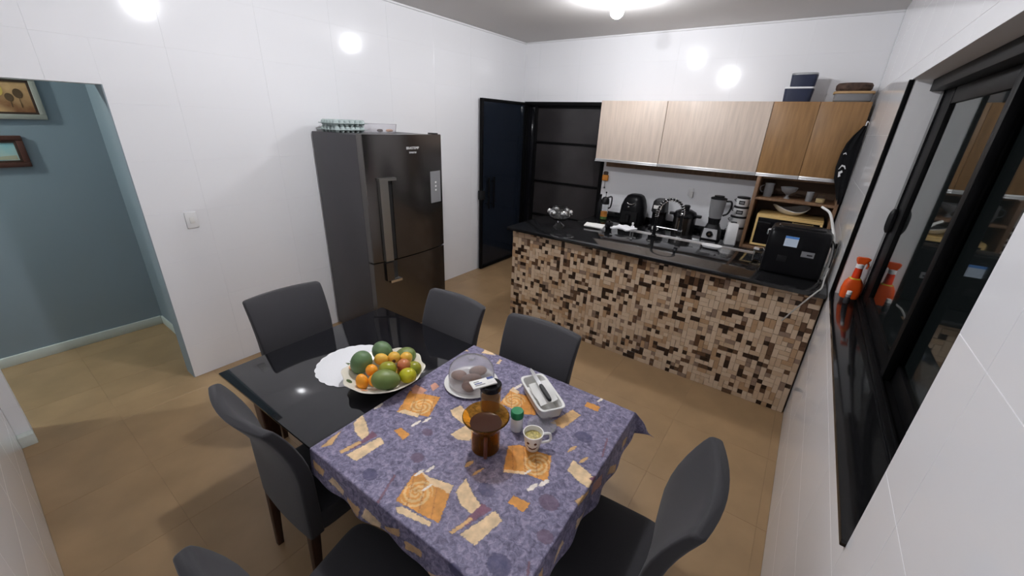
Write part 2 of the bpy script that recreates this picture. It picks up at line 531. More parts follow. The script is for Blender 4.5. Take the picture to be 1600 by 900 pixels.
# ================================================================== LAMPS
def ceiling_lamp(loc, label, zc, bulb):
    t = thing('ceiling_lamp', label, 'lamp', (loc[0], loc[1], zc))
    bm = nb(); lathe(bm, [(0.055, 0), (0.055, -0.012), (0.024, -0.02), (0.022, -0.05)], 24)
    finish('lamp_holder', bm, 'white_plastic', t)
    bm = nb(); lathe(bm, [(0.020, -0.05), (0.032, -0.062), (0.050, -0.085), (0.056, -0.108), (0.050, -0.132), (0.030, -0.150), (0.008, -0.157)], 20)
    finish('bulb', bm, bulb, t)
    return t
ceiling_lamp(LAMP_KITCHEN, 'glowing white bulb lamp on the ceiling above the kitchen bar', H, 'kitchen_bulb')
ceiling_lamp(LAMP_DINING, 'glowing white bulb lamp on the ceiling above the dining table', H, 'dining_bulb')
ceiling_lamp((-0.75, -6.1), 'dim bulb lamp on the ceiling of the blue hall', 2.75, 'hall_bulb')

# ================================================================== KITCHEN BAR
bar = thing('kitchen_bar', 'half-height kitchen bar faced with beige and brown mosaic tiles', 'bar', (BAR_X0, BAR_Y, 0))
bxo('body', (0, W - BAR_X0 - 0.008, 0.008, 0.62, 0, BAR_Z - 0.033), 'mosaic_mortar', bar, 0)
PANEL, NC, NR = 0.605, 17, 27
CW, CHH = PANEL / NC, (BAR_Z - 0.034) / NR
pieces = []
NX = int((W - BAR_X0 - 0.008) / CW)
used = set()
rnd = random.Random(11)
def pick():
    r = rnd.random()
    return 0 if r < 0.34 else 1 if r < 0.54 else 2 if r < 0.63 else 3 if r < 0.73 else 4 if r < 0.86 else 5
for j in range(NR):
    for i in range(NX):
        if (i, j) in used:
            continue
        c = pick()
        w_, h_ = 1, 1
        r = rnd.random()
        if r < (0.34 if c < 3 else 0.08) and (i + 1) < NX and (i + 1) % NC and (i + 1, j) not in used:
            w_ = 2
        elif r < (0.62 if c < 3 else 0.14) and j + 1 < NR and (i, j + 1) not in used:
            h_ = 2
        for a in range(w_):
            for b in range(h_):
                used.add((i + a, j + b))
        pieces.append((i, j, w_, h_, c, rnd.choice((0.006, 0.0075, 0.009, 0.011))))
def piece_box(bm, x0, x1, z0, z1, d, mi=0):
    g, ch = 0.0008, 0.0010
    a = [(x0 + g, 0.008, z0 + g), (x1 - g, 0.008, z0 + g), (x1 - g, 0.008, z1 - g), (x0 + g, 0.008, z1 - g)]
    b = [(x, -d + ch, z) for x, _, z in a]
    cc = [(x0 + g + ch, -d, z0 + g + ch), (x1 - g - ch, -d, z0 + g + ch), (x1 - g - ch, -d, z1 - g - ch), (x0 + g + ch, -d, z1 - g - ch)]
    A, B, D = ([bm.verts.new(p) for p in q] for q in (a, b, cc))
    for P, Q in ((A, B), (B, D)):
        for k in range(4):
            bm.faces.new((P[k], P[(k + 1) % 4], Q[(k + 1) % 4], Q[k])).material_index = mi
    bm.faces.new(D).material_index = mi
pieces.sort(key=lambda p: -(p[0] + 0.25 * p[1]))
PC = {}
for (i, j, w_, h_, c, d) in pieces[:300]:
    k = (w_, h_, c, d)
    if k not in PC:
        bm = nb(); piece_box(bm, 0, w_ * CW, 0, h_ * CHH, d)
        bmesh.ops.recalc_face_normals(bm, faces=bm.faces[:])
        me = bpy.data.meshes.new('mosaic_tile'); bm.to_mesh(me); bm.free()
        me.update()
        big = max(me.polygons, key=lambda p: p.area)
        if big.normal.y > 0:
            me.flip_normals()
        me.materials.append(MOSAIC[c]); PC[k] = me
    o = bpy.data.objects.new('mosaic_tile', PC[k]); C.objects.link(o); o.parent = bar
    o.location = (i * CW, 0, j * CHH)
bm = nb()
for (i, j, w_, h_, c, d) in pieces[300:]:
    piece_box(bm, i * CW, (i + w_) * CW, j * CHH, (j + h_) * CHH, d, c)
o = finish('mosaic_field', bm, MOSAIC, bar, smooth=False)
o['kind'] = 'stuff'

ct = thing('bar_countertop', 'long polished black granite top lying on the mosaic bar', 'countertop', (BAR_X0, BAR_Y, BAR_Z - 0.032))
bxo('slab', (-0.03, W - BAR_X0 - 0.008, -0.080, 0.65, 0.0, 0.032), 'granite', ct, 0.003)
bm = nb(); box(bm, 0.70, 2.08, 0.650, 0.735, -0.02, 0.030, 0.002); box(bm, 0.70, 2.08, 0.735, 0.742, -0.02, 0.032)
finish('steel_channel', bm, 'alu', ct)
bm = nb(); lathe(bm, [(0.022, 0.0300), (0.022, 0.0310), (0.016, 0.0316), (0.004, 0.0319)], 18, 1.46, 0.69)
finish('drain_plug', bm, 'chrome', ct)

# faucet with a spring hose
f = thing('spring_faucet', 'black kitchen faucet with arched spring hose behind the bar top', 'faucet', (2.49, -1.285, BAR_Z))
bm = nb(); lathe(bm, [(0.028, 0), (0.028, 0.012), (0.018, 0.02), (0.017, 0.10), (0.013, 0.105), (0.013, 0.19)], 16)
finish('post', bm, 'black_gloss', f)
arch = [(0, 0, 0.19), (0.002, 0, 0.25), (0.03, 0.004, 0.325), (0.105, 0.008, 0.372), (0.19, 0.012, 0.345), (0.222, 0.014, 0.28), (0.224, 0.014, 0.235)]
bm = nb(); tube(bm, arch, 0.010, 10, 8)
hose = finish('hose', bm, 'black_plastic', f)
P = catmull(arch, 40)
coil = []
for i, p in enumerate(P):
    t = (P[min(i + 1, len(P) - 1)] - P[max(i - 1, 0)]).normalized()
    n0 = Vector((0, 1, 0)); b0 = t.cross(n0).normalized()
    a = i * 2 * PI / 12.0
    coil.append(p + 0.0165 * (math.cos(a) * n0 + math.sin(a) * b0))
bm = nb(); tube(bm, coil, 0.0030, 5)
finish('spring', bm, 'chrome', f)
bm = nb(); tube(bm, [(0.224, 0.014, 0.24), (0.226, 0.014, 0.12), (0.228, 0.014, 0.05)], 0.015, 12, 0, lambda t: 0.012 + 0.008 * t)
finish('spray_head', bm, 'black_gloss', f)
bm = nb(); tube(bm, [(0, 0, 0.10), (0.22, 0.013, 0.095)], 0.006, 8)
lathe(bm, [(0.022, 0.088), (0.022, 0.102)], 14, 0.226, 0.014)
finish('holder_arm', bm, 'steel', f)
bm = nb(); tube(bm, [(0, 0, 0.05), (-0.02, -0.05, 0.075)], 0.006, 8)
finish('lever', bm, 'black_gloss', f)

# things lying on the bar
def crystal_bowl():
    t = thing('crystal_bowl', 'clear crystal footed bowl with round bosses on the bar', 'bowl', (1.61, -1.59, BAR_Z))
    t.scale = (1, 1, 0.80)
    def fn(r, z, a):
        k = max(0, math.sin(PI * min(1, max(0, (z - 0.08) / 0.16))))
        return r * (1 + 0.13 * k * abs(math.cos(3 * a)) ** 0.7), z
    bm = nb()
    lathe(bm, [(0.026, 0.070), (0.066, 0.090), (0.098, 0.130), (0.106, 0.175), (0.095, 0.225), (0.082, 0.243), (0.078, 0.241), (0.090, 0.220), (0.098, 0.175), (0.090, 0.135), (0.06, 0.099), (0.01, 0.090)], 48, fn=fn)
    finish('bowl_body', bm, 'glass', t, angle=60)
    bm = nb(); lathe(bm, [(0.062, 0), (0.058, 0.010), (0.035, 0.032), (0.018, 0.052), (0.024, 0.071)], 8)
    finish('foot', bm, 'glass', t, angle=10)
    for k in range(6):
        a = k * PI / 3 + 0.35
        bm = nb()
        bmesh.ops.create_uvsphere(bm, u_segments=12, v_segments=8, radius=0.038)
        bmesh.ops.scale(bm, verts=bm.verts[:], vec=(0.55, 1, 1))
        bmesh.ops.rotate(bm, verts=bm.verts[:], matrix=Matrix.Rotation(a, 3, 'Z'))
        bmesh.ops.translate(bm, verts=bm.verts[:], vec=(0.110 * math.cos(a), 0.110 * math.sin(a), 0.185))
        finish('boss', bm, 'chrome', t)
crystal_bowl()
def sheet(name, corners, thick, material, label, cat, wav=0.0, parent=None):
    """thin sheet with 4 corners (xyz), gently wavy"""
    bm = nb(); N = 10
    c = [Vector(p) for p in corners]
    g = []
    for s in (0, 1):
        rows = []
        for i in range(N + 1):
            row = []
            for j in range(N + 1):
                u, v = i / N, j / N
                p = (c[0] * (1 - u) + c[1] * u) * (1 - v) + (c[3] * (1 - u) + c[2] * u) * v
                w_ = wav * (noise.noise((p.x * 14, p.y * 14, 3.1)) + 1) * 0.5
                row.append(bm.verts.new((p.x, p.y, p.z + w_ + s * thick)))
            rows.append(row)
        g.append(rows)
    for i in range(N):
        for j in range(N):
            bm.faces.new((g[1][i][j], g[1][i + 1][j], g[1][i + 1][j + 1], g[1][i][j + 1]))
            bm.faces.new((g[0][i][j + 1], g[0][i + 1][j + 1], g[0][i + 1][j], g[0][i][j]))
    for i in range(N):
        for q in ((0, 'i'), (N, 'i'), (0, 'j'), (N, 'j')):
            k = q[0]
            a = [(i, k), (i + 1, k)] if q[1] == 'i' else [(k, i), (k, i + 1)]
            bm.faces.new((g[0][a[0][0]][a[0][1]], g[0][a[1][0]][a[1][1]], g[1][a[1][0]][a[1][1]], g[1][a[0][0]][a[0][1]]))
    o = finish(name, bm, material, parent)
    if label:
        tag(o, label, cat)
    return o
z = BAR_Z + 0.001
sheet('paper_napkin', [(1.80, -1.40, z), (2.00, -1.39, z), (1.97, -1.22, z), (1.76, -1.25, z)], 0.010, 'paper', 'flat white paper lying on the bar near the crystal bowl', 'paper', 0.006)
sheet('folded_cloth', [(2.06, -1.33, z), (2.24, -1.37, z), (2.30, -1.21, z), (2.10, -1.19, z)], 0.012, 'white_cloth', 'crumpled white dishcloth between the paper and the faucet', 'cloth', 0.045)
t = thing('black_pot', 'small black round pot between paper and dishcloth on the bar', 'pot', (2.02, -1.13 + 0.02, CNT_Z)); t.location = (1.985, -1.30 + 0.17, BAR_Z - 0.1)
t.location = (2.03, -1.235 - 0.06, BAR_Z)
bm = nb(); lathe(bm, [(0.030, 0), (0.040, 0.01), (0.044, 0.04), (0.040, 0.06), (0.036, 0.062), (0.036, 0.02), (0.005, 0.012)], 24)
finish('pot_body', bm, 'black_gloss', t)
bm = nb(); lathe(bm, [(0.037, 0.058), (0.030, 0.068), (0.008, 0.071), (0.010, 0.083), (0.004, 0.085)], 20)
finish('lid', bm, 'black_gloss', t)
t = thing('soap_bottle', 'tiny clear bottle with white cap standing at the bar sink', 'bottle', (2.27, -1.275, BAR_Z))
bm = nb(); lathe(bm, [(0.018, 0), (0.020, 0.004), (0.020, 0.055), (0.009, 0.07), (0.009, 0.078)], 16); finish('flask', bm, 'thin_glass', t)
bm = nb(); lathe(bm, [(0.011, 0.074), (0.011, 0.094), (0.004, 0.098)], 12); finish('cap', bm, 'white_plastic', t)
bm = nb()
rounded_block(bm, [(0, 0.055, 0.030, 0, 0), (0.004, 0.075, 0.045, 0, 0), (0.022, 0.085, 0.052, 0, 0), (0.026, 0.083, 0.050, 0, 0)], 3)
tag(finish('soap_dish', bm, 'white_plastic', loc=(3.02, -1.305, BAR_Z)), 'oval white dish at the back of the bar near the blender', 'dish')
t = thing('drinking_glass', 'clear tumbler with shiny lid beside the black appliance', 'glass', (3.39, -1.48, BAR_Z))
bm = nb(); lathe(bm, [(0.030, 0), (0.036, 0.10), (0.033, 0.10), (0.028, 0.008), (0.003, 0.006)], 20); finish('tumbler', bm, 'thin_glass', t)
bm = nb(); lathe(bm, [(0.038, 0.100), (0.040, 0.106), (0.030, 0.122), (0.006, 0.128)], 20); finish('lid', bm, 'chrome', t)

# black appliance at the right end of the bar, seen from behind
t = thing('countertop_appliance', 'black boxy appliance with a blue and white sticker on the bar end', 'appliance', (3.625, -1.59, BAR_Z))
bm = nb()
rounded_block(bm, [(0.006, 0.185, 0.125, 0, 0), (0.012, 0.190, 0.130, 0, 0), (0.20, 0.190, 0.130, 0, 0), (0.305, 0.188, 0.124, 0, 0.004), (0.330, 0.180, 0.112, 0, 0.012), (0.338, 0.170, 0.100, 0, 0.016)], 9, 40)
finish('housing', bm, 'appliance_black', t)
bxo('sticker', (-0.082, 0.000, -0.1315, -0.1300, 0.218, 0.292), 'sticker_white', t, 0)
bxo('sticker_band', (-0.082, 0.000, -0.1320, -0.1314, 0.276, 0.292), 'sticker_blue', t, 0)
bxo('rating_plate', (0.038, 0.115, -0.1315, -0.1300, 0.160, 0.200), 'panel_grey', t, 0)
bxo('rating_print', (0.072, 0.105, -0.1322, -0.1314, 0.172, 0.182), 'black_plastic', t, 0)
bxo('black_square', (-0.098, -0.040, -0.1330, -0.1300, 0.100, 0.145), 'black_plastic', t, 0.001)  # small flat black square on the back of the housing
bm = nb(); tube(bm, [(-0.17, -0.06, 0.30), (-0.196, -0.06, 0.305), (-0.200, -0.06, 0.27)], 0.010, 10, 4); finish('side_knob', bm, 'chrome', t)
bm = nb(); rounded_block(bm, [(0.332, 0.150, 0.08, 0, 0.02), (0.345, 0.145, 0.076, 0, 0.02), (0.348, 0.14, 0.07, 0, 0.02)], 6, 32); finish('top_plate', bm, 'appliance_black', t)
for sx in (-0.15, 0.15):
    for sy in (-0.09, 0.09):
        bm = nb(); lathe(bm, [(0.014, 0), (0.014, 0.008)], 10, sx, sy); finish('foot', bm, 'black_plastic', t)
bm = nb(); tube(bm, [(3.70, -1.47, 1.50), (3.755, -1.53, 1.47), (3.795, -1.57, 1.38), (3.830, -1.60, 1.28), (3.838, -1.62, 1.16), (3.832, -1.66, 1.02)], 0.0085, 8, 6)
tag(finish('water_hose', bm, 'cable_white'), 'white bent hose rising beside the black appliance', 'hose')
bm = nb(); tube(bm, [(3.842, -1.70, 1.12), (3.835, -1.78, 1.06), (3.828, -1.90, 1.030), (3.808, -1.975, 1.024), (3.790, -1.994, 1.00), (3.765, -1.996, 0.955), (3.72, -1.975, 0.86), (3.672, -1.935, 0.745)], 0.005, 8, 6)
tag(finish('power_cable', bm, 'cable_grey'), 'grey cable hanging over the bar front onto the mosaic', 'cable')
t = thing('wall_socket', 'white wall socket with black plug right of the black appliance', 'socket', (W, -1.50, 1.22))
bxo('plate', (-0.010, 0, -0.05, 0.05, -0.06, 0.06), 'white_plastic', t, 0.004)
bm = nb(); lathe(bm, [(0.020, 0), (0.020, 0.03), (0.010, 0.036)], 14)
bmesh.ops.rotate(bm, verts=bm.verts[:], matrix=Matrix.Rotation(-PI / 2, 3, 'Y')); bmesh.ops.translate(bm, verts=bm.verts[:], vec=(-0.010, 0, 0.02)); finish('plug', bm, 'black_plastic', t)
bm = nb(); tube(bm, [(-0.040, 0, 0.02), (-0.055, -0.06, 0.07), (-0.035, -0.16, 0.05), (-0.025, -0.20, -0.06), (-0.03, -0.17, -0.16), (-0.04, -0.10, -0.20)], 0.004, 6, 6); finish('cord', bm, 'black_plastic', t)

# ================================================================== BACK COUNTER AND CABINETS
t = thing('back_counter', 'black granite kitchen counter along the back wall under the cabinets', 'counter', (2.6, -0.31, 0))
bxo('base', (-1.24, 1.262, -0.26, 0.304, 0, CNT_Z - 0.03), 'carcass', t, 0.002)
bxo('slab', (-1.26, 1.262, -0.31, 0.304, CNT_Z - 0.03, CNT_Z), 'granite', t, 0.003)
tag(bxo('backsplash_rim', (1.34, 3.15, -0.026, -0.006, CNT_Z + .0005, CNT_Z + 0.06), 'granite', None, 0.002), 'low black granite strip along the wall behind the kitchen appliances', 'backsplash')

def wall_cabinet(x0, x1, doors, wood, label):
    ZB, ZT, YD = 1.60, 2.262, -0.335
    t = thing('wall_cabinet', label, 'cabinet', ((x0 + x1) / 2, -0.165, ZB))
    cx = (x0 + x1) / 2
    h = (x1 - x0) / 2
    bxo('body', (-h, h, -0.150, 0.163, 0, ZT - ZB), wood, t, 0.001)
    for a, b in doors:
        bm = nb(); box(bm, a - cx + 0.0015, b - cx - 0.0015, -0.170, -0.1505, 0.012, ZT - ZB - 0.002, 0.0015)
        d = finish('door', bm, wood, t)
        bm = nb(); box(bm, a - cx + 0.001, b - cx - 0.001, -0.178, -0.152, -0.016, 0.0115, 0.002); box(bm, a - cx + 0.001, b - cx - 0.001, -0.190, -0.176, -0.020, -0.012, 0.001)
        finish('handle_rail', bm, 'alu', d)
    return t
wall_cabinet(1.357, 2.129, [(1.357, 2.129)], 'pale_wood', 'pale wood wall cabinet nearest the dark back door')
wall_cabinet(2.131, 3.119, [(2.131, 3.119)], 'pale_wood', 'wider pale wood wall cabinet next to the brown cabinet')
wall_cabinet(3.121, 3.848, [(3.121, 3.484), (3.485, 3.848)], 'brown_wood', 'brown wood two-door wall cabinet at the right wall')
bm = nb(); box(bm, 1.38, 3.155, -0.03, -0.002, 1.50, 1.598, 0.002)  # thin brown strip along the wall below the pale cabinets
tag(finish('wall_band', bm, 'shelf_wood'), 'brown batten on the wall under the pale cabinets', 'band')

# open shelf unit standing on the counter below the brown cabinet
SY = -0.45
t = thing('shelf_unit', 'open brown wooden shelf unit below the brown cabinet', 'shelf', (3.50, -0.22, CNT_Z))
for a, b in ((-0.345, -0.315), (0.325, 0.352)):
    bxo('side_panel', (a, b, SY + 0.22, 0.212, 0, 0.715), 'shelf_wood', t, 0.001)
bxo('shelf_board', (-0.315, 0.325, SY + 0.225, 0.20, 0.500, 0.522), 'shelf_wood', t, 0.001)
bxo('bottom_board', (-0.315, 0.325, SY + 0.22, 0.20, 0, 0.03), 'shelf_wood', t, 0.001)
bxo('top_board', (-0.315, 0.325, -0.10, 0.20, 0.698, 0.715), 'shelf_wood', t, 0.001)
bxo('back_board', (-0.315, 0.325, 0.20, 0.21, 0, 0.715), 'carcass', t, 0)
# toaster oven
t = thing('toaster_oven', 'black oven with a golden front frame inside the shelf unit', 'oven', (3.515, -0.22, CNT_Z + 0.03))
bxo('case', (-0.275, 0.275, -0.205, 0.16, 0.012, 0.325), 'black_plastic', t, 0.006)
fr = [(-0.275, 0.275, -0.222, -0.205, 0.300, 0.325), (-0.275, 0.275, -0.222, -0.205, 0.014, 0.034), (-0.275, -0.255, -0.222, -0.205, 0.034, 0.300), (0.255, 0.275, -0.222, -0.205, 0.034, 0.300)]
for d in fr:
    bxo('front_frame', d, 'gold', t, 0.002)
bxo('glass_door', (-0.255, 0.255, -0.214, -0.205, 0.034, 0.300), 'black_glass', t, 0)
bxo('top_rim', (-0.275, 0.275, -0.205, 0.16, 0.3255, 0.332), 'gold', t, 0.002)
bm = nb(); tube(bm, [(0.04, -0.225, 0.285), (0.04, -0.245, 0.285), (0.20, -0.245, 0.285), (0.20, -0.225, 0.285)], 0.007, 8); finish('handle', bm, 'gold', t)
for sx in (-0.23, 0.23):
    for sy in (-0.17, 0.12):
        bm = nb(); lathe(bm, [(0.012, 0), (0.012, 0.013)], 10, sx, sy); finish('foot', bm, 'black_plastic', t)
def wavydish():
    bm = nb()
    def fn(r, z, a):
        k = (r / 0.16) ** 3
        return r * (1 + 0.05 * k * math.sin(3 * a)), z + 0.022 * k * math.sin(2 * a + 0.6)
    lathe(bm, [(0.05, 0), (0.09, 0.008), (0.13, 0.035), (0.16, 0.065), (0.157, 0.070), (0.125, 0.043), (0.088, 0.014), (0.01, 0.008)], 40, fn=fn)
    return tag(finish('wavy_dish', bm, 'white_ceramic', loc=(3.50, -0.23, CNT_Z + 0.030 + 0.333)), 'white wavy-rimmed dish on top of the golden-framed oven', 'dish')
wavydish()
# glassware on the upper shelf
SZ = CNT_Z + 0.522
t = thing('glass_pitcher', 'dim glass pitcher at the left of the open shelf', 'pitcher', (3.27, -0.30, SZ))
bm = nb(); lathe(bm, [(0.035, 0), (0.045, 0.05), (0.040, 0.11), (0.045, 0.13), (0.042, 0.13), (0.037, 0.11), (0.041, 0.05), (0.003, 0.006)], 20); finish('vessel', bm, 'jar_grey', t)
bm = nb(); tube(bm, [(-0.04, 0, 0.11), (-0.075, 0, 0.09), (-0.07, 0, 0.05), (-0.04, 0, 0.04)], 0.006, 8, 4); finish('handle', bm, 'jar_grey', t)
bm = nb(); lathe(bm, [(0.03, 0), (0.012, 0.02), (0.012, 0.035), (0.06, 0.07), (0.075, 0.11), (0.072, 0.11), (0.057, 0.074), (0.003, 0.045)], 24)
tag(finish('glass_compote', bm, 'jar_grey', loc=(3.44, -0.30, SZ)), 'footed glass bowl in the middle of the open shelf', 'bowl')
bm = nb(); lathe(bm, [(0.026, 0), (0.028, 0.005), (0.030, 0.09), (0.027, 0.09), (0.025, 0.01), (0.003, 0.008)], 18)
tag(finish('glass_tumbler', bm, 'jar_grey', loc=(3.62, -0.33, SZ)), 'clear tumbler left of the candle jar on the shelf', 'glass')
t = thing('candle_jar', 'small glass jar of cream wax at the right of the shelf', 'jar', (3.71, -0.36, SZ))
bm = nb(); lathe(bm, [(0.032, 0), (0.040, 0.012), (0.042, 0.04), (0.036, 0.075), (0.033, 0.075), (0.038, 0.04), (0.036, 0.014), (0.003, 0.004)], 20); finish('glass_body', bm, 'thin_glass', t)
bm = nb(); lathe(bm, [(0.030, 0.006), (0.034, 0.014), (0.036, 0.04), (0.003, 0.041)], 18); finish('wax_fill', bm, 'wax', t)

# things on top of the cabinets
ZC = 2.2625
for k, (x, z0, a, h, lab, lid) in enumerate(((3.285, ZC, 0.118, 0.112, 'lower dark navy tub with white lid on the brown cabinet', 'white_plastic'), (3.30, ZC + 0.128, 0.105, 0.098, 'upper navy tub stacked on the other tub', 'thin_glass'))):
    t = thing('storage_tub', lab, 'tub', (x, -0.19, z0), 0, 'navy tubs on the brown cabinet')
    bm = nb(); rounded_block(bm, [(0, a * 0.90, 0.075, 0, 0), (0.004, a * 0.92, 0.08, 0, 0), (h, a * 0.985, 0.088, 0, 0)], 6); finish('tub_body', bm, 'navy', t)
    bm = nb(); rounded_block(bm, [(h, a, 0.092, 0, 0), (h + 0.012, a, 0.092, 0, 0), (h + 0.015, a * 0.97, 0.088, 0, 0)], 6); finish('lid', bm, lid, t)
bm = nb(); rounded_block(bm, [(0, 0.125, 0.10, 0, 0), (0.01, 0.135, 0.11, 0, 0), (0.055, 0.137, 0.112, 0, 0), (0.065, 0.137, 0.112, 0, 0)], 5)
tag(finish('glass_casserole', bm, 'jar_grey', loc=(3.70, -0.20, ZC)), 'low glass casserole at the cabinet top right corner', 'dish')
bm = nb(); rounded_block(bm, [(0, 0.145, 0.115, 0, 0), (0.003, 0.148, 0.118, 0, 0), (0.016, 0.148, 0.118, 0, 0), (0.02, 0.145, 0.115, 0, 0)], 5)
tag(finish('wooden_board', bm, 'wood_board', loc=(3.70, -0.20, ZC + 0.0655)), 'thin wooden board on the glass casserole', 'board')
bm = nb(); rounded_block(bm, [(0, 0.115, 0.08, 0, 0), (0.02, 0.13, 0.095, 0, 0), (0.05, 0.132, 0.096, 0, 0), (0.066, 0.12, 0.085, 0, 0), (0.070, 0.09, 0.06, 0, 0)], 2.6)
tag(finish('brown_basket', bm, 'bread', loc=(3.69, -0.20, ZC + 0.086)), 'oval brown woven basket on the wooden board', 'basket')

# black apron hanging in front of the cabinet's right edge
def apron():
    t = thing('hanging_apron', 'black apron with white print hanging at the cabinet right edge', 'apron', (3.82, -0.435, 1.405))
    outl = [(0.665, 0.012, 0.034), (0.63, -0.006, 0.040), (0.585, -0.034, 0.042), (0.52, -0.062, 0.044), (0.43, -0.078, 0.044), (0.32, -0.082, 0.044), (0.22, -0.068, 0.044), (0.14, -0.036, 0.044), (0.07, -0.012, 0.044), (0.02, 0.004, 0.042), (0.0, 0.012, 0.036)]
    rings = []
    for z_, xl, xr in reversed(outl):
        c_, h_ = (xl + xr) / 2, (xr - xl) / 2
        ring = []
        for x, y in superellipse(1, 1, 3, 28):
            ph = x * 7 + z_ * 9
            ring.append((c_ + x * h_, y * 0.022 + 0.007 * math.sin(ph) * (1 if y < 0 else -0.3), z_))
        rings.append(ring)
    bm = nb(); loft(bm, rings); finish('cloth', bm, 'apron_cloth', t)
    for pl in ([(-0.062, 0.36), (-0.045, 0.372), (-0.035, 0.355), (-0.040, 0.352), (-0.046, 0.362), (-0.058, 0.352)],
               [(-0.060, 0.225), (-0.045, 0.268), (-0.020, 0.262), (-0.008, 0.235), (-0.014, 0.232), (-0.026, 0.250), (-0.042, 0.254), (-0.052, 0.232)],
               [(-0.052, 0.205), (-0.030, 0.222), (-0.022, 0.205), (-0.036, 0.192), (-0.028, 0.170), (-0.044, 0.160)]):
        bm = nb(); prism(bm, pl, -0.0305, -0.0275, lambda x, y, z_: (x, z_, y + 0.075)); finish('white_print', bm, 'logo_white', t)
    bm = nb(); tube(bm, [(0.045, 0, 0.68), (0.03, 0, 0.70), (0.028, 0, 0.66)], 0.004, 6, 4); finish('hook', bm, 'chrome', t)
apron()

# ================================================================== APPLIANCES ON THE BACK COUNTER
def at(x, y):
    return (x, y, CNT_Z)
t = thing('air_fryer', 'black egg-shaped air fryer on the back counter', 'air fryer', at(1.905, -0.24))
bm = nb()
rounded_block(bm, [(0, 0.125, 0.125, 0, 0), (0.01, 0.145, 0.145, 0, 0), (0.12, 0.152, 0.150, 0, 0), (0.22, 0.145, 0.142, 0, 0), (0.30, 0.120, 0.120, 0, 0.005), (0.345, 0.092, 0.095, 0, 0.01), (0.362, 0.060, 0.065, 0, 0.012), (0.366, 0.03, 0.03, 0, 0.012)], 3, 36)
finish('body', bm, 'appliance_black', t)
bm = nb(); tube(bm, [(-0.045, -0.136, 0.270), (-0.020, -0.143, 0.257), (0.02, -0.143, 0.257), (0.045, -0.136, 0.270)], 0.005, 6, 5); finish('silver_arc', bm, 'chrome', t)
bm = nb(); lathe(bm, [(0.011, 0), (0.011, 0.012), (0.004, 0.014)], 14); bmesh.ops.rotate(bm, verts=bm.verts[:], matrix=Matrix.Rotation(PI / 2, 3, 'X')); bmesh.ops.translate(bm, verts=bm.verts[:], vec=(-0.02, -0.138, 0.222)); finish('knob', bm, 'chrome', t)
bm = nb(); rounded_block(bm, [(0.03, 0.10, 0.01, 0, -0.148), (0.17, 0.10, 0.01, 0, -0.148)], 4); finish('basket_front', bm, 'black_plastic', t)
bm = nb(); rounded_block(bm, [(0.05, 0.020, 0.03, 0, -0.175), (0.14, 0.024, 0.03, 0, -0.175)], 4); finish('basket_handle', bm, 'black_plastic', t)

t = thing('lidded_jug', 'clear jug with black lid and handle holding orange and green contents', 'jug', at(1.545, -0.30))
bm = nb(); lathe(bm, [(0.045, 0), (0.048, 0.005), (0.048, 0.20), (0.045, 0.20), (0.045, 0.008), (0.003, 0.006)], 22); finish('glass_wall', bm, 'thin_glass', t)
bm = nb(); lathe(bm, [(0.043, 0.007), (0.043, 0.04), (0.003, 0.041)], 18); finish('green_fill', bm, 'sponge_green', t)
bm = nb(); lathe(bm, [(0.043, 0.042), (0.043, 0.105), (0.003, 0.11)], 18); finish('orange_fill', bm, 'sponge_orange', t)
bm = nb(); lathe(bm, [(0.050, 0.20), (0.052, 0.22), (0.046, 0.265), (0.03, 0.285), (0.008, 0.29)], 22); finish('lid', bm, 'black_plastic', t)
bm = nb(); tube(bm, [(0.03, 0, 0.285), (0.075, 0, 0.30), (0.085, 0, 0.25), (0.075, 0, 0.17), (0.046, 0, 0.15)], 0.009, 8, 5); finish('handle', bm, 'black_plastic', t)
bm = nb(); tube(bm, [(0, 0, 0.285), (0, 0, 0.34)], 0.004, 8); bmesh.ops.create_uvsphere(bm, u_segments=10, v_segments=8, radius=0.011, matrix=Matrix.Translation((0, 0, 0.345))); finish('plunger', bm, 'black_plastic', t)
t = thing('tall_dark_bottle', 'slim black bottle left of the lidded jug', 'bottle', at(1.455, -0.25))
bm = nb(); lathe(bm, [(0.028, 0), (0.030, 0.005), (0.030, 0.20), (0.012, 0.25), (0.012, 0.28)], 18); finish('bottle_body', bm, 'black_plastic', t)
bm = nb(); lathe(bm, [(0.014, 0.278), (0.014, 0.305), (0.004, 0.308)], 12); finish('cap', bm, 'black_gloss', t)
t = thing('wall_ornament', 'small orange-brown ornament hanging on the wall by the back door', 'ornament', (1.385, -0.004, 1.36))
bm = nb(); rounded_block(bm, [(-0.045, 0.034, 0.012, 0, -0.014), (-0.04, 0.042, 0.016, 0, -0.014), (0.02, 0.042, 0.016, 0, -0.014), (0.03, 0.034, 0.012, 0, -0.014)], 4); finish('plaque', bm, 'sponge_orange', t)
bm = nb(); rounded_block(bm, [(0.03, 0.030, 0.012, 0, -0.014), (0.06, 0.034, 0.014, 0, -0.014), (0.075, 0.02, 0.010, 0, -0.014)], 3); finish('top_knob', bm, 'frame_dark', t)
bm = nb(); tube(bm, [(0, -0.014, -0.045), (0.002, -0.014, -0.13)], 0.003, 6); bmesh.ops.create_uvsphere(bm, u_segments=8, v_segments=6, radius=0.010, matrix=Matrix.Translation((0.002, -0.014, -0.135))); finish('pendulum', bm, 'black_plastic', t)

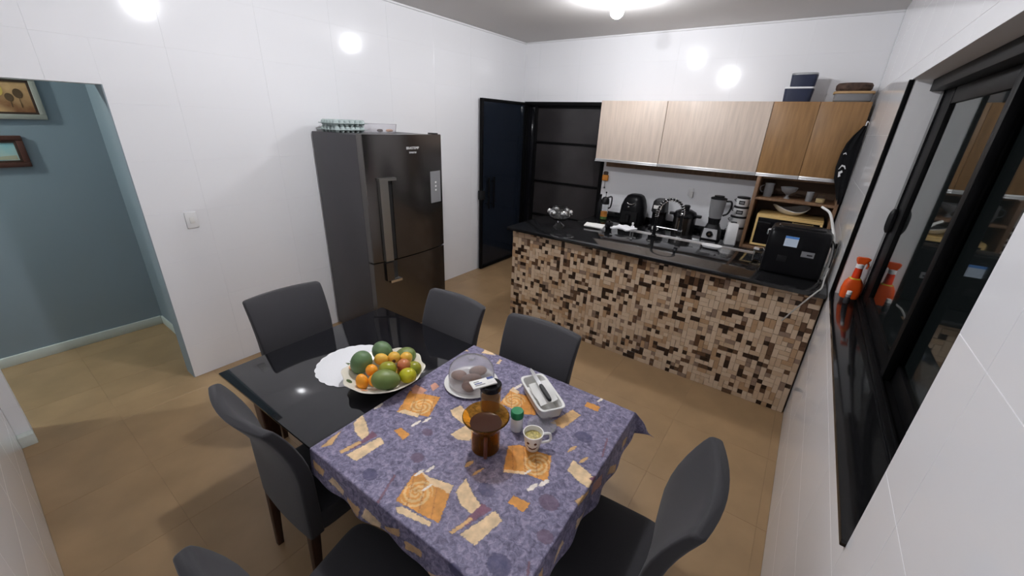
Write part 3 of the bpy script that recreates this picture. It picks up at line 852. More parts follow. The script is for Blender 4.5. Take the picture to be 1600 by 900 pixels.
t = thing('coffee_machine', 'upright black coffee machine with pale label on the back counter', 'coffee maker', at(2.225, -0.25))
bm = nb(); rounded_block(bm, [(0, 0.085, 0.12, 0, 0), (0.008, 0.09, 0.125, 0, 0), (0.03, 0.09, 0.125, 0, 0)], 4); finish('drip_base', bm, 'black_plastic', t)
bm = nb(); rounded_block(bm, [(0.03, 0.085, 0.07, 0, 0.04), (0.20, 0.085, 0.07, 0, 0.04)], 4); finish('column', bm, 'black_gloss', t)
bm = nb(); rounded_block(bm, [(0.19, 0.070, 0.10, 0, 0), (0.21, 0.082, 0.115, 0, 0), (0.32, 0.072, 0.105, 0, 0), (0.345, 0.055, 0.09, 0, 0)], 4); finish('head', bm, 'black_plastic', t)
bxo('label_plate', (-0.045, 0.045, -0.120, -0.113, 0.245, 0.285), 'paper', t, 0.002)
bm = nb(); lathe(bm, [(0.014, 0.19), (0.012, 0.165)], 12, 0, -0.07); finish('spout', bm, 'steel', t)

t = thing('pressure_cooker', 'dark steel electric cooker with black handles behind the faucet', 'cooker', at(2.53, -0.29))
bm = nb(); lathe(bm, [(0.115, 0), (0.122, 0.006), (0.122, 0.19), (0.118, 0.195)], 32); finish('pot', bm, 'dark_steel', t)
bm = nb(); lathe(bm, [(0.128, 0.19), (0.130, 0.215), (0.11, 0.25), (0.06, 0.275), (0.01, 0.28)], 32); finish('lid', bm, 'black_gloss', t)
bm = nb(); rounded_block(bm, [(0.275, 0.03, 0.03, 0, 0), (0.315, 0.036, 0.036, 0, 0), (0.325, 0.025, 0.025, 0, 0)], 4); finish('lid_knob', bm, 'black_plastic', t)
for s in (-1, 1):
    bm = nb(); rounded_block(bm, [(0.20, 0.03, 0.035, s * 0.145, 0), (0.225, 0.03, 0.035, s * 0.145, 0)], 4); finish('handle', bm, 'black_plastic', t)
bm = nb(); rounded_block(bm, [(0.03, 0.012, 0.004, -0.02, -0.122), (0.16, 0.012, 0.004, -0.02, -0.122)], 4); finish('bright_strip', bm, 'chrome', t)

t = thing('blender', 'blender with grey jar and silver control base on the back counter', 'blender', at(2.845, -0.33))
bm = nb(); rounded_block(bm, [(0, 0.095, 0.09, 0, 0), (0.01, 0.10, 0.095, 0, 0), (0.10, 0.092, 0.085, 0, 0), (0.15, 0.065, 0.062, 0, 0), (0.17, 0.06, 0.058, 0, 0)], 4); finish('motor_base', bm, 'black_plastic', t)
bm = nb(); rounded_block(bm, [(0.020, 0.078, 0.008, 0, -0.092), (0.125, 0.068, 0.008, 0, -0.083)], 6); pf = finish('control_panel', bm, 'silver_paint', t)
bm = nb(); lathe(bm, [(0.034, 0), (0.034, 0.012), (0.026, 0.02), (0.004, 0.021)], 20); bmesh.ops.rotate(bm, verts=bm.verts[:], matrix=Matrix.Rotation(PI / 2, 3, 'X')); bmesh.ops.translate(bm, verts=bm.verts[:], vec=(0, -0.094, 0.072)); finish('dial', bm, 'black_gloss', pf)
bm = nb(); lathe(bm, [(0.016, 0), (0.014, 0.006), (0.003, 0.007)], 16); bmesh.ops.rotate(bm, verts=bm.verts[:], matrix=Matrix.Rotation(PI / 2, 3, 'X')); bmesh.ops.translate(bm, verts=bm.verts[:], vec=(0, -0.114, 0.072)); finish('dial_cap', bm, 'chrome', pf)
bm = nb(); lathe(bm, [(0.056, 0.17), (0.060, 0.21), (0.066, 0.235)], 24); finish('collar', bm, 'black_plastic', t)
bm = nb(); lathe(bm, [(0.060, 0.236), (0.072, 0.30), (0.080, 0.44), (0.077, 0.44), (0.068, 0.30), (0.004, 0.242)], 24); finish('jar', bm, 'jar_grey', t)
bm = nb(); lathe(bm, [(0.082, 0.44), (0.082, 0.452), (0.05, 0.462), (0.05, 0.475), (0.01, 0.477)], 24); finish('lid', bm, 'black_plastic', t)
bm = nb(); tube(bm, [(0.078, 0, 0.425), (0.125, 0, 0.425), (0.135, 0, 0.37), (0.115, 0, 0.30), (0.072, 0, 0.27)], 0.010, 8, 6); finish('handle', bm, 'black_plastic', t)

t = thing('white_container', 'tall white square container between blender and shelf unit', 'container', at(3.05, -0.40), 0.25)
bm = nb(); rounded_block(bm, [(0, 0.052, 0.052, 0, 0), (0.004, 0.054, 0.054, 0, 0), (0.215, 0.050, 0.050, 0, 0), (0.225, 0.044, 0.044, 0, 0)], 10, 32); finish('container_body', bm, 'white_plastic', t)
bm = nb(); rounded_block(bm, [(0.225, 0.030, 0.012, 0, 0.01), (0.236, 0.028, 0.010, 0, 0.01)], 5); finish('lid_grip', bm, 'black_plastic', t)

z0 = CNT_Z
for k, (r, h) in enumerate(((0.092, 0.15), (0.082, 0.115), (0.072, 0.105), (0.062, 0.10))):
    lab = ('largest white canister at the bottom of the stack by the shelf', 'white canister second from the bottom of the stack', 'white canister second from the top with framed black label', 'smallest white canister on top of the stack')[k]
    t = thing('canister', lab, 'canister', (3.055, -0.145, z0), 0, 'stacked white canisters')
    bm = nb(); lathe(bm, [(r * 0.97, 0), (r, 0.005), (r, h - 0.02), (r * 0.97, h - 0.018)], 28); finish('tin', bm, 'white_plastic', t)
    bm = nb(); lathe(bm, [(r * 1.04, h - 0.018), (r * 1.05, h - 0.004), (r * 0.9, h - 0.001), (0.005, h)], 28); finish('lid', bm, 'black_plastic', t)
    a0 = -PI / 2
    def arcplate(bm, a1, a2, za, zb, rr, th):
        n_ = 8
        rings = []
        for i in range(n_ + 1):
            a = a1 + (a2 - a1) * i / n_
            rings.append([((rr + q) * math.cos(a), (rr + q) * math.sin(a), zz) for q, zz in ((0, za), (th, za), (th, zb), (0, zb))])
        loft(bm, rings)
    if k >= 2:
        bm = nb(); arcplate(bm, a0 - 0.45, a0 + 0.45, h * 0.22, h * 0.62, r, 0.002); lb = finish('label_frame', bm, 'black_plastic', t)
        bm = nb(); arcplate(bm, a0 - 0.32, a0 + 0.32, h * 0.32, h * 0.52, r + 0.002, 0.0012); finish('label_paper', bm, 'panel_grey', lb)
    bm = nb(); tube(bm, [(-r, -0.01, h * 0.7), (-r - 0.018, -0.01, h * 0.6), (-r, -0.01, h * 0.42)], 0.004, 6, 4); finish('clasp', bm, 'black_plastic', t)
    z0 += h + 0.0005
t = thing('small_cup', 'small white cup beside the coffee machine', 'cup', at(2.255, -0.46))
bm = nb(); lathe(bm, [(0.020, 0), (0.028, 0.02), (0.031, 0.055), (0.028, 0.055), (0.025, 0.022), (0.003, 0.006)], 20); finish('cup_body', bm, 'white_ceramic', t)
bm = nb(); tube(bm, [(0.029, 0, 0.045), (0.046, 0, 0.035), (0.027, 0, 0.015)], 0.004, 6, 4); finish('handle', bm, 'white_ceramic', t)
t = thing('wall_socket', 'white wall socket on the backsplash above the cooker', 'socket', (2.475, -0.001, 1.30))
bxo('plate', (-0.03, 0.03, -0.010, 0, -0.045, 0.045), 'white_plastic', t, 0.004)
bm = nb(); rounded_block(bm, [(-0.06, 0.016, 0.014, 0.02, -0.026), (0.01, 0.018, 0.016, 0.02, -0.026)], 4); finish('plug', bm, 'paper', t)

# ================================================================== FRIDGE
def fridge():
    t = thing('refrigerator', 'tall dark stainless steel refrigerator against the left wall', 'refrigerator', (0.38, -2.79, 0))
    ox, oy = 0.38, -2.79
    Y0, Y1 = -3.214 - oy, -2.366 - oy
    X0, X1 = 0.03 - ox, 0.655 - ox
    bm = nb(); box(bm, X0, X1, Y0, Y1, 0.03, 1.85, 0.006, 2); finish('cabinet_body', bm, 'fridge_side', t)
    for sx in (X0 + 0.06, X1 - 0.06):
        for sy in (Y0 + 0.06, Y1 - 0.06):
            bm = nb(); lathe(bm, [(0.022, 0), (0.022, 0.032)], 12, sx, sy); finish('foot', bm, 'black_plastic', t)
    def doorslab(name, za, zb, mtl):
        bm = nb()
        N = 18
        pl = [(X1 + 0.004, Y0 + 0.002), (X1 + 0.066, Y0 + 0.002)]
        for i in range(N + 1):
            u = i / N
            y = (Y0 + 0.006) + (Y1 - Y0 - 0.012) * u
            pl.append((X1 + 0.072 + 0.038 * math.sin(PI * u) ** 0.8, y))
        pl += [(X1 + 0.066, Y1 - 0.002), (X1 + 0.004, Y1 - 0.002)]
        prism(bm, pl, za, zb)
        es = [e for e in bm.edges if abs(e.verts[0].co.z - e.verts[1].co.z) < 1e-6]
        bmesh.ops.bevel(bm, geom=es, offset=0.004, segments=2, affect='EDGES')
        return finish(name, bm, mtl, t, angle=30)
    up_ = doorslab('upper_door', 0.812, 1.856, 'dark_steel')
    lo_ = doorslab('freezer_door', 0.075, 0.802, 'dark_steel')
    def fx(y):
        u = min(1, max(0, (y - Y0) / (Y1 - Y0)))
        return X1 + 0.072 + 0.038 * math.sin(PI * u) ** 0.8
    def strip(name, par, ya, yb, za, zb, d, mtl, bev=0.003):
        bm = nb(); N = 5; rings = []
        for i in range(N + 1):
            y = ya + (yb - ya) * i / N
            x = fx(y)
            rings.append([(x - 0.004, y, za), (x + d, y, za), (x + d, y, zb), (x - 0.004, y, zb)])
        loft(bm, rings)
        return finish(name, bm, mtl, par, angle=30)
    ya = -3.115 - oy
    h1 = strip('door_handle', up_, ya, ya + 0.075, 0.815, 1.515, 0.030, 'grip_steel')
    strip('handle_recess', up_, ya + 0.078, ya + 0.125, 0.815, 1.50, 0.002, 'fridge_gap')
    strip('handle_edge', up_, ya + 0.125, ya + 0.150, 0.815, 1.50, 0.012, 'dark_steel')
    strip('handle_cap', up_, ya - 0.004, ya + 0.155, 1.50, 1.522, 0.034, 'grip_steel')
    strip('door_handle', lo_, ya, ya + 0.070, 0.63, 0.798, 0.026, 'dark_steel')
    strip('handle_recess', lo_, ya + 0.073, ya + 0.125, 0.635, 0.798, 0.002, 'fridge_gap')
    strip('handle_cap', lo_, ya + 0.03, ya + 0.145, 0.608, 0.630, 0.032, 'chrome')
    pan = strip('control_panel', up_, -2.545 - oy, -2.405 - oy, 1.252, 1.538, 0.003, 'panel_grey')
    for k in range(3):
        strip('touch_key', up_, -2.485 - oy, -2.465 - oy, 1.36 + k * 0.035, 1.375 + k * 0.035, 0.0042, 'logo_white')
    for body, size, zz in (('BRASTEMP', 0.030, 1.738), ('inverse', 0.028, 1.705)):
        y = -2.745 - oy
        slope = (fx(y + 0.05) - fx(y - 0.05)) / 0.10
        ydir = Vector((slope, 1, 0)).normalized()
        zd = Vector((0, 0, 1))
        nd = ydir.cross(zd)
        mw = Matrix((ydir, zd, nd)).transposed().to_4x4()
        mw.translation = Vector((fx(y) + 0.0012, y, zz))
        text_mesh('brand_lettering', body, size, 'logo_white', up_, mw)
    bxo('top_hinge', (X1 - 0.03, X1 + 0.05, Y1 - 0.07, Y1 - 0.02, 1.85, 1.866), 'black_plastic', t, 0.002)
fridge()
FT = 1.8505
def egg_tray(z0, dx, rz, lab):
    t = thing('egg_tray', lab, 'egg tray', (0.215 + dx, -3.03, z0), rz, 'egg trays on the refrigerator')
    bm = nb()
    NX_, NY_, s = 5, 6, 0.048
    box(bm, -NX_ * s / 2 - 0.01, NX_ * s / 2 + 0.01, -NY_ * s / 2 - 0.01, NY_ * s / 2 + 0.01, 0.018, 0.024, 0.003)
    finish('rim_sheet', bm, 'egg_pulp', t)
    for i in range(NX_):
        for j in range(NY_):
            bm = nb()
            cx, cy = (i - (NX_ - 1) / 2) * s, (j - (NY_ - 1) / 2) * s
            lathe(bm, [(0.012, 0.0), (0.021, 0.018), (0.023, 0.026), (0.019, 0.042), (0.008, 0.050)], 10, cx, cy)
            finish('cup', bm, 'egg_pulp', t)
egg_tray(FT, 0.0, 0.03, 'lower grey pulp egg tray on top of the refrigerator')
egg_tray(FT + 0.0505, 0.01, -0.05, 'upper grey pulp egg tray stacked on another tray')
t = thing('plastic_box', 'clear plastic box with pink contents behind the egg trays', 'box', (0.22, -2.68, FT))
bm = nb(); rounded_block(bm, [(0, 0.11, 0.135, 0, 0), (0.075, 0.118, 0.145, 0, 0), (0.073, 0.115, 0.142, 0, 0), (0.003, 0.107, 0.132, 0, 0)], 8, 32); finish('box_wall', bm, 'smoke_plastic', t)
for k, (x, y, m_) in enumerate(((0.06, -0.02, 'stalk'), (0.07, 0.07, 'peach_paint'), (0.05, 0.10, 'peach_paint'))):
    bm = nb(); bmesh.ops.create_uvsphere(bm, u_segments=12, v_segments=8, radius=0.022); bmesh.ops.scale(bm, verts=bm.verts[:], vec=(1, 1.4, 0.6)); bmesh.ops.translate(bm, verts=bm.verts[:], vec=(x, y, 0.017)); finish('snack', bm, m_, t)

# light switch on the left wall
t = thing('light_switch', 'white light switch plate on the left wall by the doorway', 'switch', (0, -4.20, 1.235))
bxo('plate', (0.0, 0.009, -0.037, 0.037, -0.058, 0.058), 'white_plastic', t, 0.004)
bxo('rocker', (0.009, 0.013, -0.014, 0.014, -0.024, 0.020), 'white_ceramic', t, 0.001)

# pictures in the hall
def picture(y0, y1, z0, z1, fm, fm2, art, lab, extra):
    t = thing('framed_picture', lab, 'picture', (-1.28, (y0 + y1) / 2, (z0 + z1) / 2))
    a, b = (y1 - y0) / 2, (z1 - z0) / 2
    w_ = 0.035
    for d in ((-a, a, b - w_, b), (-a, a, -b, -b + w_), (-a, -a + w_, -b + w_, b - w_), (a - w_, a, -b + w_, b - w_)):
        bxo('frame_side', (0.001, 0.028, d[0], d[1], d[2], d[3]), fm, t, 0.004)
    c1, c2 = a - w_, b - w_
    for d in ((-c1, c1, c2 - 0.014, c2), (-c1, c1, -c2, -c2 + 0.014), (-c1, -c1 + 0.014, -c2 + .014, c2 - .014), (c1 - 0.014, c1, -c2 + .014, c2 - .014)):
        bxo('frame_lip', (0.001, 0.022, d[0], d[1], d[2], d[3]), fm2, t, 0.001)
    bxo('canvas', (0.001, 0.014, -c1 + .014, c1 - .014, -c2 + .014, c2 - .014), art, t, 0)
    for nm, poly, mm in extra:
        bm = nb(); prism(bm, [(p[0] * c1, p[1] * c2) for p in poly], 0.0141, 0.0155, lambda x, y, z_: (z_, x, y)); finish(nm, bm, mm, t)
def ell_poly(cx, cy, rx, ry, n=18):
    return [(cx + rx * math.cos(2 * PI * i / n), cy + ry * math.sin(2 * PI * i / n)) for i in range(n)]
picture(-5.12, -4.575, 1.865, 2.165, 'frame_light', 'frame_dark', 'art_tan', 'wide landscape painting in a pale frame on the hall wall',
        [('painted_tree', ell_poly(0.70, 0.22, 0.10, 0.28), 'art_dark'), ('painted_tree', ell_poly(0.50, -0.02, 0.09, 0.24), 'art_dark'), ('painted_trunk', [(0.69, -0.6), (0.71, -0.6), (0.705, -0.04), (0.695, -0.04)], 'art_dark'), ('painted_trunk', [(0.49, -0.6), (0.51, -0.6), (0.505, -0.25), (0.495, -0.25)], 'art_dark'), ('painted_sun', ell_poly(0.32, 0.40, 0.10, 0.35), 'art_yellow')])
picture(-5.10, -4.750, 1.530, 1.752, 'frame_red', 'frame_dark', 'art_sea', 'small seascape in a reddish frame below the landscape painting',
        [('painted_shore', [(-0.85, -0.75), (0.85, -0.75), (0.85, -0.35), (0.2, -0.45), (-0.85, -0.25)], 'art_sand')])

# ================================================================== DINING TABLE
TC, TR = Vector((2.325, -4.14, 0)), math.radians(1.2)
TXH, TYH, TZ = 0.885, 0.495, 0.780
tb = thing('dining_table', 'dining table with glossy black glass top and dark wooden legs', 'table', TC, TR)
bm = nb(); box(bm, -TXH, TXH, -TYH, TYH, TZ - 0.012, TZ, 0.003, 2); finish('glass_top', bm, 'black_glass', tb)
for d in ((-0.80, 0.80, -0.42, -0.39), (-0.80, 0.80, 0.39, 0.42), (-0.80, -0.77, -0.39, 0.39), (0.77, 0.80, -0.39, 0.39)):
    bxo('apron_rail', (*d, TZ - 0.085, TZ - 0.0125), 'chair_leg', tb, 0.002)
for sx in (-1, 1):
    for sy in (-1, 1):
        bm = nb(); rounded_block(bm, [(0, 0.030, 0.030, sx * 0.755, sy * 0.375), (TZ - 0.02, 0.042, 0.042, sx * 0.755, sy * 0.375)], 8); finish('leg', bm, 'chair_leg', tb)

POLYS= [('o', [(2.337, -4.243), (2.29, -4.161), (2.351, -4.136), (2.437, -4.103), (2.493, -4.228), (2.363, -4.296)]), ('c', [(2.363, -4.296), (2.376, -4.263), (2.451, -4.242), (2.459, -4.261)]), ('p', [(2.279, -4.144), (2.275, -4.108), (2.351, -4.104), (2.355, -4.14), (2.314, -4.166)]), ('o', [(2.68, -3.967), (2.658, -3.837), (2.71, -3.846), (2.774, -3.832), (2.857, -3.926), (2.803, -3.958), (2.733, -3.959)]), ('c', [(2.655, -3.858), (2.658, -3.824), (2.702, -3.835), (2.706, -3.857)]), ('o', [(2.929, -4.266), (2.867, -4.151), (2.899, -4.116), (3.033, -4.088), (3.084, -4.201), (2.998, -4.224)]), ('c', [(2.929, -4.266), (2.924, -4.252), (2.997, -4.213), (3.0, -4.227)]), ('o', [(2.716, -4.587), (2.677, -4.475), (2.682, -4.449), (2.741, -4.454), (2.826, -4.423), (2.889, -4.554), (2.827, -4.568), (2.773, -4.576)]), ('c', [(2.681, -4.448), (2.736, -4.448), (2.826, -4.42), (2.841, -4.458), (2.809, -4.457), (2.758, -4.469)]), ('c', [(2.735, -4.603), (2.749, -4.587), (2.87, -4.566), (2.875, -4.582), (2.754, -4.612)]), ('t', [(2.932, -3.929), (2.965, -3.791), (3.014, -3.8), (2.993, -3.925)]), ('c', [(2.406, -4.573), (2.43, -4.434), (2.472, -4.445), (2.463, -4.568)]), ('c', [(2.275, -4.453), (2.256, -4.396), (2.318, -4.418), (2.392, -4.455), (2.39, -4.489), (2.325, -4.48)]), ('m', [(2.39, -4.489), (2.376, -4.431), (2.416, -4.436), (2.399, -4.558)]), ('t', [(2.37, -4.577), (2.384, -4.497), (2.4, -4.502), (2.391, -4.58)]), ('c', [(2.537, -4.138), (2.549, -4.084), (2.606, -4.105), (2.673, -4.155), (2.643, -4.17), (2.565, -4.159)]), ('c', [(2.642, -4.247), (2.656, -4.169), (2.712, -4.183), (2.73, -4.227), (2.683, -4.252)]), ('m', [(2.949, -4.467), (2.949, -4.415), (2.994, -4.412), (2.949, -4.557)]), ('c', [(2.839, -4.37), (2.907, -4.406), (2.954, -4.421), (2.949, -4.467), (2.9, -4.463), (2.851, -4.437)]), ('c', [(2.968, -4.542), (3.004, -4.407), (3.045, -4.422), (3.03, -4.541)]), ('t', [(2.936, -4.556), (2.955, -4.474), (2.966, -4.48), (2.951, -4.557)]), ('c', [(3.109, -4.052), (3.194, -4.071), (3.212, -4.086), (3.214, -4.134), (3.172, -4.131), (3.114, -4.111)]), ('m', [(3.199, -4.092), (3.208, -4.067), (3.227, -4.074), (3.222, -4.107)]), ('t', [(3.199, -4.212), (3.222, -4.128), (3.234, -4.132), (3.222, -4.219)]), ('o', [(2.445, -4.376), (2.451, -4.347), (2.513, -4.35), (2.516, -4.388)]), ('o', [(3.02, -4.357), (3.018, -4.324), (3.083, -4.314), (3.084, -4.357)]), ('o', [(2.998, -3.735), (2.995, -3.697), (3.059, -3.693), (3.064, -3.732)]), ('p', [(2.335, -4.072), (2.335, -4.038), (2.375, -4.048), (2.379, -4.096)]), ('c', [(2.235, -3.736), (2.222, -3.7), (2.273, -3.719)]), ('c', [(2.336, -3.688), (2.323, -3.627), (2.417, -3.652)]), ('c', [(2.464, -3.716), (2.451, -3.667), (2.47, -3.669), (2.48, -3.709)]), ('t', [(2.296, -4.615), (2.28, -4.544), (2.276, -4.506), (2.319, -4.578)]), ('r', [(2.669, -4.63), (2.623, -4.518), (2.632, -4.518), (2.679, -4.628)]), ('r', [(3.188, -3.966), (3.164, -3.862), (3.171, -3.86), (3.195, -3.963)]), ('r', [(3.203, -4.517), (3.185, -4.48), (3.191, -4.477), (3.21, -4.511)])]
ELL= [('c', (2.482, -4.291), 0.025, 0.014, 1.49), ('c', (2.502, -4.247), 0.024, 0.012, 1.49), ('c', (2.708, -4.422), 0.023, 0.012, 1.44), ('c', (2.689, -4.459), 0.022, 0.011, 1.44), ('c', (3.053, -4.255), 0.026, 0.015, 1.3), ('c', (3.076, -4.214), 0.025, 0.015, 1.29), ('c', (2.268, -4.321), 0.027, 0.015, 1.61), ('t', (2.805, -4.315), 0.022, 0.014, 1.39), ('t', (2.855, -4.321), 0.029, 0.009, 1.36), ('c', (2.674, -3.806), 0.03, 0.015, 1.47), ('t', (3.078, -4.005), 0.026, 0.012, 1.3), ('t', (3.141, -4.027), 0.027, 0.01, 1.27), ('c', (3.037, -3.647), 0.021, 0.012, 1.33), ('c', (2.76, -4.484), 0.022, 0.008, 1.39), ('c', (3.001, -4.211), 0.017, 0.007, 1.27), ('d', (2.554, -4.572), 0.031, 0.024, 0), ('n', (2.629, -4.414), 0.027, 0.023, 0), ('n', (3.131, -4.271), 0.036, 0.03, 0), ('d', (3.085, -3.915), 0.038, 0.03, 0), ('d', (3.124, -4.541), 0.038, 0.033, 0), ('n', (2.558, -4.296), 0.026, 0.019, 0), ('n', (3.186, -4.384), 0.027, 0.024, 0), ('d', (3.03, -4.636), 0.029, 0.022, 0), ('d', (2.896, -4.017), 0.033, 0.027, 0), ('d', (2.929, -4.363), 0.033, 0.026, 0)]
SW= [(2.416, -4.202), (2.72, -3.912), (3.006, -4.157), (2.75, -4.522)]

PAL = {'o': (0.66, 0.29, 0.060), 'c': (0.78, 0.57, 0.34), 't': (0.62, 0.38, 0.17), 'p': (0.58, 0.29, 0.20), 'm': (0.19, 0.062, 0.095),
       'r': (0.20, 0.085, 0.11), 'd': (0.050, 0.050, 0.115), 'n': (0.12, 0.070, 0.115)}
def cloth():
    X0, DX, DYN, DYF = -0.067, 0.130, 0.118, 0.125
    st = 0.0032
    us = np.arange(X0, TXH + DX + 1e-6, st)
    vs2 = np.arange(-TYH - DYN, TYH + DYF + 1e-6, st)
    U, V = np.meshgrid(us, vs2, indexing='ij')
    U0, V0 = U.copy(), V.copy()
    # hem slightly uneven
    ex = np.maximum(0, U - TXH) * (1 + 0.10 * np.sin(V * 9.0))
    ey = np.sign(V) * np.maximum(0, np.abs(V) - TYH) * (1 + 0.10 * np.sin(U * 8.0 + 1.0))
    r = np.hypot(ex, ey)
    k = 2 * np.abs(ex * ey) / (r * r + 1e-9)
    fold = 0.10 + 0.05 * np.sin(V * 23) * np.sin(U * 19) + 0.05 * np.sin((U + V) * 31)
    X = np.clip(U, None, TXH) + 0.0025 * (ex > 0) + ex * (fold + 0.62 * k)
    Y = np.clip(V, -TYH, TYH) + np.sign(V) * 0.0025 * (np.abs(ey) > 0) + ey * (fold + 0.30 * k)
    Z = TZ + 0.0022 - r * (0.985 - 0.20 * k)
    flat = r < 1e-9
    wr = 0.0012 * (np.sin(U * 17 + 2 * np.sin(V * 9)) * np.sin(V * 13) + 1)
    Z = Z + np.where(flat, wr, 0.0012)
    # printed motifs: real-world shapes on the cloth, kept as a colour attribute
    cr, sr = math.cos(TR), math.sin(TR)
    WX = TC.x + U0 * cr - V0 * sr
    WY = TC.y + U0 * sr + V0 * cr
    col = np.zeros(U.shape + (4,), np.float32)
    rng = np.random.RandomState(4)
    jx = 0.0012 * np.sin(WX * 310 + 3 * np.sin(WY * 170)); jy = 0.0012 * np.sin(WY * 290 + 3 * np.sin(WX * 150))
    PX, PY = WX + jx, WY + jy
    def inside(pl):
        res = np.zeros(U.shape, bool)
        n = len(pl)
        for i in range(n):
            (x1, y1), (x2, y2) = pl[i], pl[(i + 1) % n]
            if y1 == y2: continue
            cond = ((y1 > PY) != (y2 > PY)) & (PX < (x2 - x1) * (PY - y1) / (y2 - y1) + x1)
            res ^= cond
        return res
    def paint(mask, c, a=1.0):
        cc = np.array(PAL[c] if isinstance(c, str) else c, np.float32)
        col[mask, :3] = cc
        col[mask, 3] = a
    def ellm(c, a, b, an):
        dx, dy = PX - c[0], PY - c[1]
        p, q = dx * math.cos(an) + dy * math.sin(an), -dx * math.sin(an) + dy * math.cos(an)
        return (p / a) ** 2 + (q / b) ** 2 < 1
    for kk, c, a, b, an in ELL:
        if kk in 'dn': paint(ellm(c, a, b, an), kk, 0.75)
    for kk, pl in POLYS:
        mk = inside(pl)
        paint(mk, kk, 0.8 if kk in 'mr' else 1.0)
        if kk == 'o' and len(pl) > 4:
            cx = sum(p[0] for p in pl) / len(pl); cy = sum(p[1] for p in pl) / len(pl)
            sw = min(SW, key=lambda s: (s[0] - cx) ** 2 + (s[1] - cy) ** 2)
            d = np.hypot(PX - sw[0], PY - sw[1]); an = np.arctan2(PY - sw[1], PX - sw[0])
            sp = np.sin(d * 330 + 2.5 * an)
            paint(mk & (d < 0.055) & (sp > -0.15), (0.74, 0.47, 0.20))
            paint(mk & (np.abs(np.sin((PX * 0.8 + PY * 0.6) * 70)) < 0.10), (0.42, 0.16, 0.045))
    for kk, c, a, b, an in ELL:
        if kk in 'ct': paint(ellm(c, a, b * 0.62, an), (0.84, 0.76, 0.68) if kk == 'c' else kk)
    # motifs that run down the hanging sides
    rr = random.Random(3)
    for q in range(15):
        if q < 9:
            c = (2.33 + q * 0.105, -4.645 - rr.uniform(0.03, 0.09)); an = rr.uniform(-0.4, 0.6)
        else:
            c = (3.245 + rr.uniform(0.0, 0.06), -4.5 + (q - 9) * 0.15); an = 1.5 + rr.uniform(-0.5, 0.5)
        la, lb = rr.uniform(0.03, 0.055), rr.uniform(0.014, 0.026)
        qd = [(-la, -lb * rr.uniform(0.3, 1)), (la * rr.uniform(0.6, 1), -lb), (la, lb * rr.uniform(0.2, 1)), (-la * rr.uniform(0.4, 1), lb)]
        paint(inside([(c[0] + x * math.cos(an) - y * math.sin(an), c[1] + x * math.sin(an) + y * math.cos(an)) for x, y in qd]), rr.choice('tctpc'), 0.85)
    n0, n1 = U.shape
    verts = np.stack([X, Y, Z], -1).reshape(-1, 3)
    idx = np.arange(n0 * n1).reshape(n0, n1)
    faces = np.stack([idx[:-1, :-1], idx[1:, :-1], idx[1:, 1:], idx[:-1, 1:]], -1).reshape(-1, 4)
    me = bpy.data.meshes.new('tablecloth')
    me.from_pydata(verts.tolist(), [], faces.tolist())
    at_ = me.color_attributes.new('print', 'FLOAT_COLOR', 'POINT')
    at_.data.foreach_set('color', col.reshape(-1))
    me.shade_smooth()
    m_ = bpy.data.materials.new('printed_cloth'); m_.use_nodes = True
    nt = m_.node_tree; b = nt.nodes['Principled BSDF']
    b.inputs['Roughness'].default_value = 0.62
    b.inputs['Specular IOR Level'].default_value = 0.35
    at2 = nt.nodes.new('ShaderNodeAttribute'); at2.attribute_name = 'print'
    tc = nt.nodes.new('ShaderNodeTexCoord')
    nz = nt.nodes.new('ShaderNodeTexNoise'); nz.inputs['Scale'].default_value = 52; nz.inputs['Detail'].default_value = 6; nz.inputs['Roughness'].default_value = 0.68; nz.inputs['Distortion'].default_value = 0.6
    nt.links.new(tc.outputs['Object'], nz.inputs['Vector'])
    rp = nt.nodes.new('ShaderNodeValToRGB')
    rp.color_ramp.elements[0].position = 0.33; rp.color_ramp.elements[0].color = (0.066, 0.060, 0.108, 1)
    rp.color_ramp.elements[1].position = 0.70; rp.color_ramp.elements[1].color = (0.360, 0.320, 0.445, 1)
    e = rp.color_ramp.elements.new(0.50); e.color = (0.180, 0.162, 0.250, 1)
    nt.links.new(nz.outputs['Fac'], rp.inputs[0])
    n3 = nt.nodes.new('ShaderNodeTexNoise'); n3.inputs['Scale'].default_value = 28; n3.inputs['Detail'].default_value = 5
    nt.links.new(tc.outputs['Object'], n3.inputs['Vector'])
    mr = nt.nodes.new('ShaderNodeMapRange'); mr.inputs[1].default_value = 0.3; mr.inputs[2].default_value = 0.7; mr.inputs[3].default_value = 0.72; mr.inputs[4].default_value = 1.18
    nt.links.new(n3.outputs['Fac'], mr.inputs[0])
    mul = nt.nodes.new('ShaderNodeMix'); mul.data_type = 'RGBA'; mul.blend_type = 'MULTIPLY'; mul.inputs[0].default_value = 1.0
    nt.links.new(at2.outputs['Color'], mul.inputs[6]); nt.links.new(mr.outputs[0], mul.inputs[7])
    mx = nt.nodes.new('ShaderNodeMix'); mx.data_type = 'RGBA'
    nt.links.new(at2.outputs['Alpha'], mx.inputs[0]); nt.links.new(rp.outputs[0], mx.inputs[6]); nt.links.new(mul.outputs[2], mx.inputs[7])
    nt.links.new(mx.outputs[2], b.inputs['Base Color'])
    me.materials.append(m_)
    o = bpy.data.objects.new('tablecloth', me); C.objects.link(o)
    o.location = TC; o.rotation_euler = (0, 0, TR)
    sm = o.modifiers.new('thickness', 'SOLIDIFY'); sm.thickness = 0.0012; sm.offset = -1
    tag(o, 'purple tablecloth printed with orange and cream patches on the table', 'tablecloth')
cloth()
TT = TZ + 0.0048      # top of the cloth

